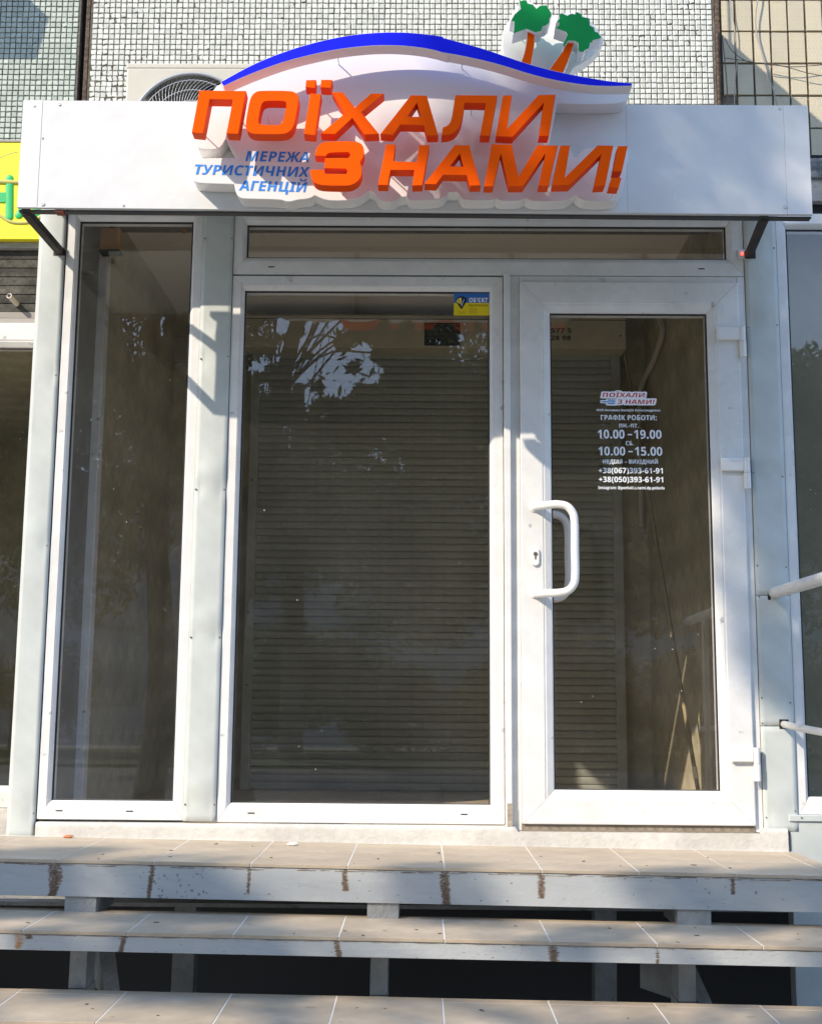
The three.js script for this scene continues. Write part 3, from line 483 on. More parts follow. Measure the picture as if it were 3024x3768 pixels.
// door
const door = thing('entrance_door', 'white glazed entrance door with opening hours on the glass', 'door');
{
  const fr = thing('door_frame', 'white plastic door frame round the glazed entrance door', 'door frame');
  mesh('frame_side', box(0.3445, 0.3815, 0.05, 2.21, -0.07, -0.004, 0.002), MAT.pvc, fr);
  mesh('frame_side', box(1.2505, 1.2805, 0.05, 2.21, -0.07, -0.0005, 0.002), MAT.pvc, fr);
  mesh('frame_head', box(0.3818, 1.2502, 2.183, 2.2105, -0.07, -0.003, 0.002), MAT.pvc, fr);
  mesh('threshold', box(0.3818, 1.2502, 0.046, 0.0735, -0.07, 0.004, 0.002), M(lin(0.42, 0.35, 0.27), 0.8, { map: tintMap(4, 0.45) }), fr);
  const g = frame(door, [0.382, 1.249, 0.0755, 2.181], [0.121, 0.124, 0.1245, 0.125], 0.016, -0.06, MAT.pvc, -0.008);
  glaze(door, g, 20);
  // pull handles: arms spring from the stile, the grip stands to the side of it
  const handle = (s) => tube([[0.432, 1.27, s * 0.012], [0.445, 1.272, s * 0.034], [0.475, 1.272, s * 0.062], [0.52, 1.272, s * 0.083], [0.553, 1.263, s * 0.088], [0.575, 1.235, s * 0.088], [0.58, 1.2, s * 0.088], [0.58, 1.1, s * 0.088], [0.58, 1.0, s * 0.088], [0.575, 0.968, s * 0.088], [0.553, 0.942, s * 0.088], [0.52, 0.934, s * 0.083], [0.475, 0.934, s * 0.062], [0.445, 0.934, s * 0.034], [0.432, 0.936, s * 0.012]], 0.0155, 150, 20);
  const hm = P(lin(0.80, 0.79, 0.75), 0.25);
  const h1 = mesh('handle', handle(1), hm, door); h1.userData = { label: 'curved white pull handle' };
  for (const y of [1.27, 0.936]) mesh('rosette', rod([0.432, y, 0.0155], [0.432, y, 0.021], 0.0175, 24), hm, h1);
  const h2 = mesh('inner_handle', handle(-1).translate(0, -0.006, -0.045), hm, door);
  const sh = new THREE.Shape(); sh.absarc(0.436, 1.098, 0.0155, 0, Math.PI); sh.absarc(0.436, 1.058, 0.0155, Math.PI, 2 * Math.PI);
  const lock = mesh('lock_plate', slab(sh.getPoints(16), 0.0155, 0.0255, [], 0.0025), hm, door);
  mesh('key_cylinder', [rod([0.4365, 1.0875, 0.02], [0.4365, 1.0875, 0.0275], 0.0082, 20), box(0.4328, 0.4402, 1.066, 1.0835, 0.02, 0.0272, 0.002)], M(lin(0.45, 0.38, 0.26), 0.35, { metalness: 0.9 }), lock);
  mesh('keyhole', box(0.4335, 0.4395, 1.0867, 1.0883, 0.0274, 0.0279), MAT.slot, lock);
  for (const [y, x] of [[1.966, 1.155], [1.441, 1.157], [0.334, 1.162]]) {
    const h = mesh('hinge', box(x, 1.246, y - 0.026, y + 0.026, 0.0165, 0.034, 0.006), hm, door);
    mesh('hinge_pin', rod([1.257, y - 0.03, 0.026], [1.257, y + 0.028, 0.026], 0.0125, 18), hm, h);
    mesh('hinge_pin', rod([1.258, y - 0.094, 0.026], [1.258, y - 0.032, 0.026], 0.0135, 18), hm, h);
  }
  // lettering on the pane
  const [c, x] = canvas(1184, 1617); x.scale(0.75, 0.75);
  const wht = '#e9eef2';
  x.fillStyle = wht; x.strokeStyle = '#eef0f3';
  const S = (t, x0, x1, b, cap, sl) => fit(x, t, x0, x1, b, cap, 'bold', 'sans-serif', sl, 46);
  S('ПОЇХАЛИ', 178, 1045, 215, 84, 0.2); S('З НАМИ!', 480, 1230, 345, 84, 0.2);
  x.fillStyle = '#eef0f3'; x.beginPath(); x.roundRect(145, 275, 330, 60, 26); x.roundRect(262, 250, 220, 130, 26); x.fill();
  x.fillStyle = '#c2202f'; fit(x, 'ПОЇХАЛИ', 178, 1045, 215, 84, 'bold', 'sans-serif', 0.2); fit(x, 'З НАМИ!', 480, 1230, 345, 84, 'bold', 'sans-serif', 0.2);
  x.fillStyle = '#3f86c8'; x.fillRect(300, 262, 150, 22); x.fillRect(170, 296, 280, 22); x.fillRect(290, 330, 150, 22);
  x.fillStyle = wht;
  fit(x, 'ФОП Якимова Валерія Олександрівна', 66, 1345, 492, 44);
  fit(x, 'ГРАФІК РОБОТИ:', 142, 1276, 662, 98);
  fit(x, 'ПН.-ПТ.', 508, 912, 808, 74);
  fit(x, '10.00', 78, 628, 1022, 168); fit(x, '–', 676, 782, 1010, 168); fit(x, '19.00', 800, 1364, 1022, 168);
  fit(x, 'СБ.', 636, 802, 1154, 82);
  fit(x, '10.00', 84, 636, 1352, 168); fit(x, '–', 684, 788, 1340, 168); fit(x, '15.00', 808, 1370, 1352, 168);
  fit(x, 'НЕДІЛЯ – ВИХІДНИЙ', 174, 1282, 1510, 78);
  fit(x, '+38(067)393-61-91', 90, 1388, 1696, 104); fit(x, '+38(050)393-61-91', 90, 1392, 1868, 104);
  fit(x, 'Instagram: @poehali.s.nami.dp.pobeda', 80, 1396, 2002, 56);
  const t = canTex(c);
  mesh('lettering', new THREE.PlaneGeometry(0.3105, 0.4435).translate(0.8245, 1.5375, g[4] + 0.0035), M(0xffffff, 0.6, { map: t, transparent: true, side: THREE.DoubleSide }), door).userData = { label: 'white opening hours and phone numbers with red logo' };
}
// grey sheet-metal cover strips with dents at the screws
function strip(label, x0, x1, y0, y1, z, screws, seams = [], holes = []) {
  const t = thing('cover_strip', label, 'metal strip', [0, 0, 0], 'grey metal cover strips of the shop front');
  const cuts = [y0, ...seams, y1];
  for (let s = 0; s + 1 < cuts.length; s++) {
    const a = cuts[s] + (s ? 0.0008 : 0), b = cuts[s + 1] - 0.0008, nx = 14, ny = Math.max(12, Math.round((b - a) / 0.012)), g = new THREE.PlaneGeometry(x1 - x0, b - a, nx, ny);
    g.translate((x0 + x1) / 2, (a + b) / 2, z);
    const p = g.attributes.position;
    for (let i = 0; i < p.count; i++) {
      const u = (p.getX(i) - x0) / (x1 - x0), y = p.getY(i), e = Math.min(u, 1 - u);
      let d = 0.0030 * Math.sin(Math.PI * u) * (0.5 + 0.5 * Math.sin(y * 5.3 + x0 * 7)) + 0.0012 * Math.sin(y * 11 + u * 3 + x1 * 5);
      for (const [sx, sy, q = 1] of screws) { const r2 = ((p.getX(i) - sx) ** 2) / 0.0009 + ((y - sy) ** 2) / 0.0016; d -= q * 0.0042 * Math.exp(-r2); d += q * 0.002 * Math.exp(-(((y - sy - 0.07) ** 2) / 0.002)) * Math.sin(Math.PI * u); }
      const edge = e < 0.001 || y < a + 1e-4 || y > b - 1e-4;
      p.setZ(i, edge ? z - 0.012 : z + 0.003 + d * Math.min(1, e * 7));
      if (edge && e < 0.001) p.setX(i, u < 0.5 ? x0 + (x1 - x0) / nx * 0.03 : x1 - (x1 - x0) / nx * 0.03);
    }
    // the ring next to the edge sits on the outline
    for (let i = 0; i < p.count; i++) { const col = i % (nx + 1), row = Math.floor(i / (nx + 1)); if (col === 1) p.setX(i, x0); if (col === nx - 1) p.setX(i, x1); if (row === 1) p.setY(i, b - 0.0005); if (row === ny - 1) p.setY(i, a + 0.0005); }
    g.computeVertexNormals();
    mesh('sheet', uvMetres(g), MAT.strip, t);
  }
  mesh('backing_board', box(x0 + 0.003, x1 - 0.003, y0 + 0.004, y1, z - 0.06, z - 0.0125), MAT.gasket, t);
  for (const [sx, sy] of screws) mesh('screw', new THREE.CylinderGeometry(0.0028, 0.0042, 0.0035, 6).rotateX(Math.PI / 2).translate(sx, sy, z + 0.0015), MAT.screw, t);
  for (const [hx, hy, hs] of holes) mesh('cut_hole', box(hx - hs, hx + hs, hy - hs, hy + hs, z - 0.01, z + 0.0052), MAT.black, t);
  return t;
}
const stripL = strip('grey metal cover strip beside the yellow sign, at the end of the shop front', -1.547, -1.443, 0.012, 2.55, 0.003, [[-1.449, 0.098], [-1.452, 1.11], [-1.452, 1.79]]);
mesh('cut_flap', box(-1.4428, -1.4395, 2.30, 2.5, 0.003, 0.0062), MAT.gasket, stripL); mesh('cut_flap', box(-1.462, -1.4432, 2.2985, 2.3015, 0.004, 0.0068), MAT.gasket, stripL);
strip('dented grey metal cover strip between narrow window and display window', -0.888, -0.765, 0.074, 2.52, 0.003, [[-0.882, 0.135], [-0.771, 0.135], [-0.882, 0.76], [-0.771, 0.76, 1.5], [-0.882, 1.335, 1.4], [-0.771, 1.335, 1.8], [-0.88, 1.86], [-0.772, 1.87], [-0.88, 2.36], [-0.772, 2.36]]);
strip('grey metal cover strip with handrail ends, beside the door hinges', 1.2825, 1.4095, 0.055, 2.52, 0.003, [[1.291, 0.105], [1.40, 0.13, 0.3], [1.288, 0.452, 0.5], [1.290, 0.547], [1.398, 0.53], [1.293, 0.93, 0.4], [1.290, 1.05], [1.401, 1.045], [1.288, 1.415], [1.401, 1.40], [1.288, 2.0], [1.402, 2.01], [1.29, 2.345, 0.4], [1.402, 2.33]], [0.442, 0.936], [[1.352, 0.945, 0.0265], [1.369, 0.45, 0.0175]]);

// plastered plinth below the frames, lumpy
{
  const t = thing('plinth', 'lumpy white plastered plinth under the windows and door', 'plinth');
  const g = new THREE.PlaneGeometry(2.80, 0.12, 280, 14), p = g.attributes.position; g.translate(-0.035, 0.02, 0);
  for (let i = 0; i < p.count; i++) {
    const x = p.getX(i), y = p.getY(i), k = (v, f) => N1[((Math.floor((y * f + v) * 300) % 512 + 512) % 512) * 512 + ((Math.floor((x * f + v) * 300) % 512 + 512) % 512)];
    const top = y > 0.078;
    p.setZ(i, top ? -0.01 : 0.012 + 0.014 * k(0.3, 0.55) + 0.007 * k(1.7, 1.6) - (y > 0.06 ? (y - 0.06) * 0.7 : 0));
    if (x > 0.36 && x < 1.27 && y > 0.046) p.setY(i, 0.046 + (y - 0.046) * 0.05);
    else if (y > 0.066) p.setY(i, 0.066 + (y - 0.066) * 0.1);
  }
  g.computeVertexNormals();
  mesh('plaster', uvMetres(g), MAT.plaster, t);
  mesh('plinth_end', box(1.362, 1.372, -0.06, 0.05, -0.04, 0.012, 0.002), MAT.concrete, t);
}
const crumb = (label, x, z, s, mat, name) => tag(mesh(name, (() => { const g = new THREE.IcosahedronGeometry(s, 1), p = g.attributes.position; for (let i = 0; i < p.count; i++) { const v = V3(p.getX(i), p.getY(i), p.getZ(i)); const k = 0.75 + 0.5 * N1[Math.abs(Math.floor((v.x * 37 + v.y * 61 + v.z * 83) / s * 4)) % 9999]; p.setXYZ(i, v.x * k * 1.6, v.y * k * 0.5, v.z * k); } g.computeVertexNormals(); return g.translate(x, -x * 0.0118 + s * 0.42, z); })(), mat), label, 'crumb');
crumb('small orange brick crumb on the landing by the narrow window', -1.30, 0.055, 0.012, M(lin(0.5, 0.2, 0.08), 0.9), 'brick_crumb');
crumb('curled white paint flake on the landing tiles', -0.46, 0.14, 0.013, M(lin(0.7, 0.68, 0.62), 0.8), 'paint_flake');
{
  const list = []; for (let i = 0; i < 46; i++) { const s = rr(0.002, 0.006), g = new THREE.IcosahedronGeometry(s, 0); g.scale(rr(0.7, 2.4), 0.35, 1); g.rotateY(rr(0, 3)); const x = rr(-1.6, 1.3), st = Math.floor(rr(0, 2.6)); g.translate(x, [0, -0.163, -0.34][st] - x * 0.0118 + s * 0.2, st === 0 ? rr(0.06, 0.62) : st === 1 ? rr(0.67, 0.93) : rr(0.97, 1.2)); list.push(g); }
  const d = mesh('litter_bits', list, M(lin(0.13, 0.1, 0.07), 0.95)); d.userData = { kind: 'stuff', label: 'tiny dry leaf and dirt bits on the tiles', category: 'litter' };
}
// LED sensor
{
  const t = thing('alarm_sensor', 'tiny white alarm sensor with a glowing red light by the canopy arm', 'sensor');
  mesh('sensor_body', box(1.255, 1.282, 2.284, 2.322, 0.0, 0.012, 0.003), MAT.pvc, t);
  mesh('red_led', new THREE.SphereGeometry(0.0052, 12, 8).scale(1, 1.2, 0.6).translate(1.2715, 2.302, 0.0135), M(lin(0.6, 0.02, 0.01), 0.4, { emissive: lin(1, 0.05, 0.03), emissiveIntensity: 3 }), t);
}

// ------------------------------------------------------------------ handrail
{
  const t = thing('handrail', 'white painted tube handrail coming out of the metal strip', 'handrail');
  mesh('top_rail', tube([[1.352, 0.945, -0.02], [1.352, 0.945, 0.3], [1.352, 0.944, 0.8], [1.352, 0.93, 1.5]], 0.0225, 30, 20), MAT.rail, t);
  mesh('lower_rail', tube([[1.369, 0.45, -0.02], [1.369, 0.437, 0.3], [1.369, 0.42, 0.8], [1.369, 0.39, 1.5]], 0.0135, 30, 16), MAT.rail, t);
  mesh('upright', rod([1.352, -0.36, 1.15], [1.352, 0.93, 1.15], 0.016), MAT.rail, t);
  mesh('baluster', tube([[1.355, 0.935, 0.585], [1.358, 0.7, 0.585], [1.366, 0.43, 0.585]], 0.0085, 12, 12), MAT.rail, t);
}

// ------------------------------------------------------------------ canopy that carries the sign
{
  const t = thing('canopy', 'white canopy fascia board on dark steel arms over the shop front', 'canopy');
  const x0 = -1.436, x1 = 1.363, fb = (x) => 2.24 - (x - x0) * 0.0052, ft = (x) => 2.644 - (x - x0) * 0.0038;
  const part = (a, b, dz = 0) => { const s = new THREE.Shape([V2(a, fb(a)), V2(b, fb(b)), V2(b, ft(b)), V2(a, ft(a))]); return uvMetres(slab(s.getPoints(), 0.585 + dz, 0.6 + dz, [], 0.001)); };
  mesh('fascia_panel', part(x0 + 0.071, 0.716), MAT.fascia, t);
  mesh('fascia_panel', part(0.7165, 1.275), MAT.fascia, t);
  mesh('fascia_end', part(x0, x0 + 0.0705, 0.0012), MAT.fascia, t);
  mesh('fascia_end', part(1.2755, x1, 0.0012), MAT.fascia, t);
  mesh('bottom_angle', bar([x0, fb(x0) - 0.004, 0.57], [x1, fb(x1) - 0.004, 0.57], 0.028, 0.006), MAT.darkMetal, t);
  mesh('top_angle', bar([x0, ft(x0) - 0.03, 0.57], [x1, ft(x1) - 0.03, 0.57], 0.02, 0.02), MAT.darkMetal, t);
  for (const x of [-1.0, -0.3, 0.4, 1.0]) mesh('stud', box(x - 0.01, x + 0.01, 2.25, 2.6, 0.56, 0.584), MAT.darkMetal, t);
  const la = mesh('arm', bar([-1.412, 2.233, 0.58], [-1.46, 2.30, 0.006], 0.027, 0.027), MAT.rust, t); la.userData = { label: 'rusty brown steel arm' };
  mesh('arm', bar([1.20, 2.222, 0.58], [1.30, 2.30, 0.006], 0.027, 0.027), MAT.rust, t);
  mesh('foot_plate', box(-1.485, -1.437, 2.283, 2.315, 0.006, 0.012), MAT.rust, t); mesh('foot_plate', box(1.285, 1.325, 2.283, 2.315, 0.006, 0.012), MAT.rust, t);
  mesh('tie_bar', bar([-1.42, 2.49, 0.585], [-1.485, 2.50, 0.385], 0.03, 0.02), MAT.rust, t);
  mesh('clip', box(-1.305, -1.275, 2.228, 2.236, 0.555, 0.59), M(lin(0.2, 0.06, 0.03), 0.8), t);
  mesh('roof_sheet', [box(-1.50, 1.39, 2.487, 2.497, 0.006, 0.385), box(-1.50, 1.39, 2.467, 2.4865, 0.37, 0.385)], MAT.concrete, t);
  for (const [x, y, s] of [[-1.395, 2.622, 0.007], [-1.305, 2.627, 0.006], [-1.36, 2.5, 0.005], [-1.345, 2.252, 0.008], [-1.06, 2.249, 0.005], [1.27, 2.255, 0.009], [1.262, 2.622, 0.006]]) mesh('bolt_bump', new THREE.SphereGeometry(s, 14, 10).scale(1, 0.9, 0.4).translate(x, y, 0.601), MAT.fascia, t);
}
// ------------------------------------------------------------------ the sign
{
  const t = thing('shop_sign', 'raised orange lettering sign with blue wave and palm trees on white backing', 'sign');
  const back = mesh('backing', uvMetres(slab(smooth(SIGN.backing, 50), 0.6015, 0.675, [], 0.002)), MAT.signWhite, t);
  SIGN.letters.forEach((l, i) => {
    const rounded = 'ОЗЛ'.includes(l.n);
    const g = slab(rounded ? smooth(l.o, 48, 2) : l.o.map((p) => V2(...p)), 0.748, 0.80 + (i % 3) * 0.0006, l.h.map((h) => (rounded ? smooth(h, 48, 2) : h.map((p) => V2(...p)))), 0.0013);
    mesh(l.n === 'dot' ? 'letter_dot' : 'letter', g, [MAT.orange, MAT.orangeSide], t);
  });
  mesh('wave', slab(smooth(SIGN.swoosh, 40, 2), 0.742, 0.80), [MAT.blue, MAT.signWhite], t).userData = { label: 'blue wave with white sides' };
  const plate = mesh('palm_backing', slab(smooth(SIGN.plate, 60, 2), 0.603, 0.669, [], 0.002), MAT.signWhite, t);
  for (const k of ['leaf1', 'leaf2']) mesh('palm_crown', slab(SIGN[k].map((p) => V2(...p)), 0.732, 0.80), [MAT.green, MAT.signWhite], t).userData = { label: 'green palm crown' };
  for (const k of ['trunk1', 'trunk2']) mesh('palm_trunk', slab(smooth(SIGN[k], 50, 2), 0.725, 0.785), [MAT.orange, MAT.signWhite], t).userData = { label: 'orange palm trunk' };
  const pins = [], pin = (pts, z0) => {              // spacers behind the raised pieces, set inside their outlines
    const v = pts.map((q) => V2(...q)), cand = THREE.ShapeUtils.triangulateShape(THREE.ShapeUtils.isClockWise(v) ? v.reverse() : v, []).map(([a, b, c]) => { const A = v[a], B = v[b], C = v[c]; return [Math.abs((B.x - A.x) * (C.y - A.y) - (C.x - A.x) * (B.y - A.y)), (A.x + B.x + C.x) / 3, (A.y + B.y + C.y) / 3]; }).sort((a, b) => b[0] - a[0]);
    for (const [, x, y] of cand.slice(0, 2)) pins.push(rod([x, y, 0.665], [x, y, z0 + 0.004], 0.0022, 8));
  };
  SIGN.letters.forEach((l) => pin(l.o, 0.748)); pin(SIGN.swoosh, 0.742); for (const k of ['leaf1', 'leaf2', 'trunk1', 'trunk2']) pin(SIGN[k], 0.73);
  mesh('spacer_pins', pins, MAT.signWhite, t).userData = { kind: 'stuff' };
  const font = await new FontLoader().loadAsync('fonts/droid/droid_sans_bold.typeface.json');
  for (const l of SIGN.lines) {
    const g = new TextGeometry(l.t, { font, size: 1, depth: 0.02, curveSegments: 5 }); g.computeBoundingBox();
    const b = g.boundingBox, capH = 0.714, k = l.h / 1.0;
    const one = new TextGeometry('Н', { font, size: 1, depth: 0.1 }); one.computeBoundingBox();
    const cap = one.boundingBox.max.y, sx = (l.w - 0.2 * l.h) / (b.max.x - b.min.x), sy = l.h / cap;
    g.translate(-b.min.x, 0, 0); g.scale(sx, sy, 0.05);
    g.applyMatrix4(new THREE.Matrix4().set(1, 0.2, 0, l.x, l.s, 1, 0, l.y, 0, 0, 1, 0.6752, 0, 0, 0, 1));
    mesh('tagline', g, MAT.textBlue, t).userData = { label: 'blue italic tagline print' };
  }
}
// ------------------------------------------------------------------ air conditioner
{
  const t = thing('air_conditioner', 'cream outdoor air conditioner with round fan grille behind the fascia', 'air conditioner', [-0.845, 2.85, -0.03]);
  const R = 0.247, body = new THREE.Shape([V2(-0.39, -0.27), V2(0.39, -0.27), V2(0.39, 0.262), V2(-0.39, 0.262)]), hole = new THREE.Path(); hole.absarc(-0.115, -0.005, R, 0, 7, true); body.holes.push(hole);
  mesh('casing', uvMetres(new THREE.ExtrudeGeometry(body, { depth: 0.012, bevelEnabled: true, bevelSize: 0.006, bevelThickness: 0.006, bevelOffset: -0.006, bevelSegments: 3, curveSegments: 40 }).translate(0, 0, -0.02)), MAT.acBody, t);
  mesh('casing_side', [box(-0.388, -0.376, -0.27, 0.25, -0.3, -0.024), box(0.376, 0.388, -0.27, 0.25, -0.3, -0.024), box(-0.388, 0.388, -0.27, -0.258, -0.3, -0.024), box(-0.375, 0.375, -0.257, 0.25, -0.3, -0.288)], MAT.acBody, t);
  mesh('top_lid', box(-0.395, 0.395, 0.2635, 0.2885, -0.305, -0.008, 0.007), MAT.acBody, t);
  const G = thing.bind, gx = -0.115, gy = -0.005;
  mesh('grille_rim', new THREE.TorusGeometry(R, 0.008, 10, 90).translate(gx, gy, -0.008), P(lin(0.42, 0.44, 0.46), 0.4), t);
  mesh('grille_rings', [0.215, 0.172, 0.125, 0.08].map((r) => new THREE.TorusGeometry(r, 0.0018, 6, 80).translate(gx, gy, -0.003)), MAT.wire, t);
  const sp = []; for (let i = 0; i < 76; i++) { const a = (i / 76) * Math.PI * 2, pts = []; for (let k = 0; k <= 6; k++) { const r = 0.06 + (R - 0.062) * k / 6, b = a - 0.55 * (k / 6) ** 1.2; pts.push([gx + r * Math.cos(b), gy + r * Math.sin(b), -0.006 - 0.02 * (k / 6) ** 3]); } sp.push(tube(pts, 0.0013, 10, 5)); }
  mesh('grille_spokes', sp, MAT.wire, t).userData = { kind: 'stuff' };
  for (let i = 0; i < 3; i++) { const s = new THREE.Shape(); s.moveTo(0.04, 0); s.quadraticCurveTo(0.12, 0.12, 0.22, 0.09); s.lineTo(0.225, -0.06); s.quadraticCurveTo(0.13, -0.05, 0.04, -0.03); const g = new THREE.ExtrudeGeometry(s, { depth: 0.004, bevelEnabled: false }); g.rotateX(0.35); g.rotateZ(i * 2.094 + 0.9); g.translate(gx, gy, -0.09); mesh('fan_blade', g, MAT.fan, t); }
  mesh('fan_hub', rod([gx, gy, -0.13], [gx, gy, -0.05], 0.045, 24), MAT.fan, t);
  mesh('back_grid', box(-0.37, 0.37, -0.255, 0.25, -0.287, -0.27), MAT.black, t);
}
// ------------------------------------------------------------------ neighbour on the yellow side
{
  const NZ = -0.28;
  const t = thing('yellow_sign', 'yellow neighbour sign with green letters and olive loops', 'sign');
  mesh('sign_panel', box(-2.6, -1.556, 2.462, 2.902, NZ - 0.06, NZ, 0.003), MAT.yellow, t);
  mesh('sign_rim', box(-2.6, -1.556, 2.9025, 2.911, NZ - 0.06, NZ + 0.004), MAT.cableGrey, t);
  const ring = (pts, r) => tube(pts.map(([x, y]) => [x, y, NZ - 0.002]), r, 60, 8);
  mesh('loop', [ring([[-2.0, 2.722], [-1.9, 2.721], [-1.816, 2.72], [-1.749, 2.718], [-1.65, 2.715]], 0.0115), ring([[-2.0, 2.66], [-1.9, 2.6], [-1.816, 2.567], [-1.771, 2.541], [-1.728, 2.535], [-1.685, 2.54], [-1.643, 2.563], [-1.6, 2.61]], 0.0085)], MAT.olive, t);
  mesh('loop', [ring([[-1.95, 2.79], [-1.832, 2.83], [-1.793, 2.848], [-1.752, 2.858]], 0.0032), ring([[-1.95, 2.84], [-1.834, 2.869], [-1.799, 2.88], [-1.768, 2.874], [-1.75, 2.86]], 0.0022), ring([[-1.9, 2.805], [-1.83, 2.8], [-1.808, 2.793]], 0.0022)], MAT.olive, t);
  const cap = (x0, y0, x1, y1, w) => { const A = V3(x0, y0, 0), B = V3(x1, y1, 0), g = new THREE.CapsuleGeometry(w, A.distanceTo(B), 6, 16); g.rotateZ(Math.atan2(y1 - y0, x1 - x0) - Math.PI / 2); g.scale(1, 1, 0.25); return g.translate((x0 + x1) / 2, (y0 + y1) / 2, NZ + 0.002); };
  mesh('letter', [cap(-1.95, 2.735, -1.955, 2.56, 0.0165), cap(-1.784, 2.735, -1.775, 2.562, 0.0165), box(-1.95, -1.78, 2.627, 2.671, NZ, NZ + 0.005)], MAT.signGreen, t);
  mesh('letter', [cap(-1.735, 2.57, -1.69, 2.64, 0.0165), cap(-1.66, 2.575, -1.668, 2.73, 0.0165), cap(-1.69, 2.64, -1.668, 2.73, 0.0165)], MAT.signGreen, t);
  const s = thing('plank_cladding', 'weathered dark plank cladding under the yellow sign', 'cladding');
  const pm = [1, 0.85, 1.15].map((k) => { const m = MAT.plank.clone(); m.color.multiplyScalar(k); return m; });
  for (let k = 0; k < 7; k++) mesh('plank', box(-2.6, -1.552, 2.1565 + k * 0.0395, 2.194 + k * 0.0395, NZ - 0.09, NZ - 0.055 + (k % 3) * 0.001, 0.003), pm[k % 3], s);
  mesh('top_rail', box(-2.6, -1.552, 2.434, 2.461, NZ - 0.09, NZ - 0.03, 0.002), MAT.concrete, s);
  mesh('lower_rail', box(-2.6, -1.552, 2.128, 2.1555, NZ - 0.09, NZ - 0.05, 0.002), M(lin(0.3, 0.28, 0.25), 0.6), s); mesh('lower_rail', box(-2.6, -1.552, 2.1, 2.1265, NZ - 0.09, NZ - 0.045, 0.002), M(lin(0.36, 0.34, 0.31), 0.6), s);
  const c = thing('security_camera', 'small white tube camera sticking out of the dark planks', 'camera');
  mesh('camera_body', rod([-1.738, 2.19, NZ - 0.05], [-1.752, 2.207, NZ + 0.012], 0.0115, 18), MAT.camera, c); mesh('camera_lens', rod([-1.752, 2.207, NZ + 0.0115], [-1.7523, 2.2074, NZ + 0.0135], 0.0085, 16), MAT.black, c);
  const w = thing('neighbour_window', 'dark neighbour window with a white frame beside the grey strip', 'window');
  glaze(w, frame(w, [-2.6, -1.54, 0.09, 2.098], [0.06, 0.02, 0.085, 0.105], NZ - 0.02, NZ - 0.09, MAT.pvc), 0);
  struct('neighbour_room', [box(-2.75, -1.55, -0.1, 2.3, NZ - 2.5, NZ - 2.4), box(-2.75, -2.65, -0.1, 2.3, NZ - 2.4, NZ - 0.09), box(-2.65, -1.55, 0.0, 0.08, NZ - 2.4, NZ - 0.11), box(-2.65, -1.55, 2.11, 2.3, NZ - 2.4, NZ - 0.1)], MAT.inner);
  tag(mesh('neighbour_plinth', box(-2.6, -1.551, -0.1, 0.088, NZ - 0.1, NZ - 0.005, 0.003), MAT.plaster), 'low plastered plinth under the dark neighbour window', 'plinth');
}
// ------------------------------------------------------------------ neighbour on the handrail side
{
  const w = thing('curtained_window', 'wide white framed window with an olive blind behind the handrail', 'window');
  glaze(w, frame(w, [1.4125, 2.6, 0.117, 2.476], [0.0435, 0.05, 0.064, 0.06], 0, -0.07, MAT.pvc), 26);
  mesh('blind', box(1.42, 2.6, 0.12, 2.47, -0.16, -0.15), MAT.curtain, w);
  const l = thing('lintel', 'peeling white lintel with dark gap above the curtained window', 'lintel');
  mesh('board', box(1.40, 2.7, 2.622, 2.705, -0.3, 0.02, 0.004), M(lin(0.6, 0.6, 0.58), 0.85, { map: tintMap(5, 0.7, 0.7) }), l);
  mesh('board', box(1.41, 2.7, 2.528, 2.6215, -0.3, 0.005, 0.003), MAT.concrete, l); mesh('dark_gap', box(1.41, 2.7, 2.477, 2.5275, -0.3, -0.03), MAT.slot, l); mesh('tar_edge', box(1.43, 2.7, 2.7055, 2.722, -0.3, 0.012, 0.003), MAT.black, l);
  const s = thing('sill_panel', 'pale blue grey sheet panel below the curtained window', 'panel');
  mesh('panel', box(1.378, 2.7, -0.6, 0.092, -0.06, 0.004, 0.002), MAT.strip, s); mesh('sill_flashing', box(1.375, 2.7, 0.0925, 0.1165, -0.06, 0.012, 0.003), MAT.strip, s);
  mesh('screw', new THREE.CylinderGeometry(0.003, 0.004, 0.003, 6).rotateX(Math.PI / 2).translate(1.42, 0.106, 0.0135), MAT.screw, s);
  struct('house_floor_slab', box(-3.5, 3.5, -0.27, -0.255, -2.5, -0.2), MAT.concrete);
}
// ------------------------------------------------------------------ trees in front of the shop: they shade the facade and show in the glass
const leafGeo = (() => { const s = new THREE.Shape(); s.moveTo(0, -1); s.quadraticCurveTo(0.62, -0.2, 0, 1); s.quadraticCurveTo(-0.62, -0.2, 0, -1); return new THREE.ShapeGeometry(s, 3); })();
const HOLES = [[-0.09, 0.315, 0.035, 0.035, 0.985], [-0.085, 0.275, 0.055, 0.03, 0.98], [-0.12, 0.30, 0.05, 0.05, 0.7], [0.03, 0.3, 0.035, 0.025, 0.6], [-0.24, 0.31, 0.022, 0.03, 0.85], [-0.265, 0.22, 0.03, 0.05, 0.6], [-0.25, 0.13, 0.03, 0.03, 0.6], [0.13, 0.3, 0.015, 0.02, 0.7], [0.2, 0.25, 0.02, 0.03, 0.7], [0.155, 0.2, 0.01, 0.04, 0.5]  , [-0.33, 0.2, 0.03, 0.12, 0.5]];
const inHole = (x, y, z) => HOLES.some(([u, v, a, b, pr]) => {   // gaps in the crowns, ragged at the rim
  const U = x / (4.7 + z), V = (y - 0.54) / (4.7 + z), w = 0.35 * Math.sin(U * 190 + V * 70) + 0.3 * Math.sin(V * 230 - U * 110 + 1);
  const d = ((U - u) / a) ** 2 + ((V - v) / b) ** 2 + w;
  return d < 1 && rnd() < pr * Math.min(1, (1 - d) * 3);
});
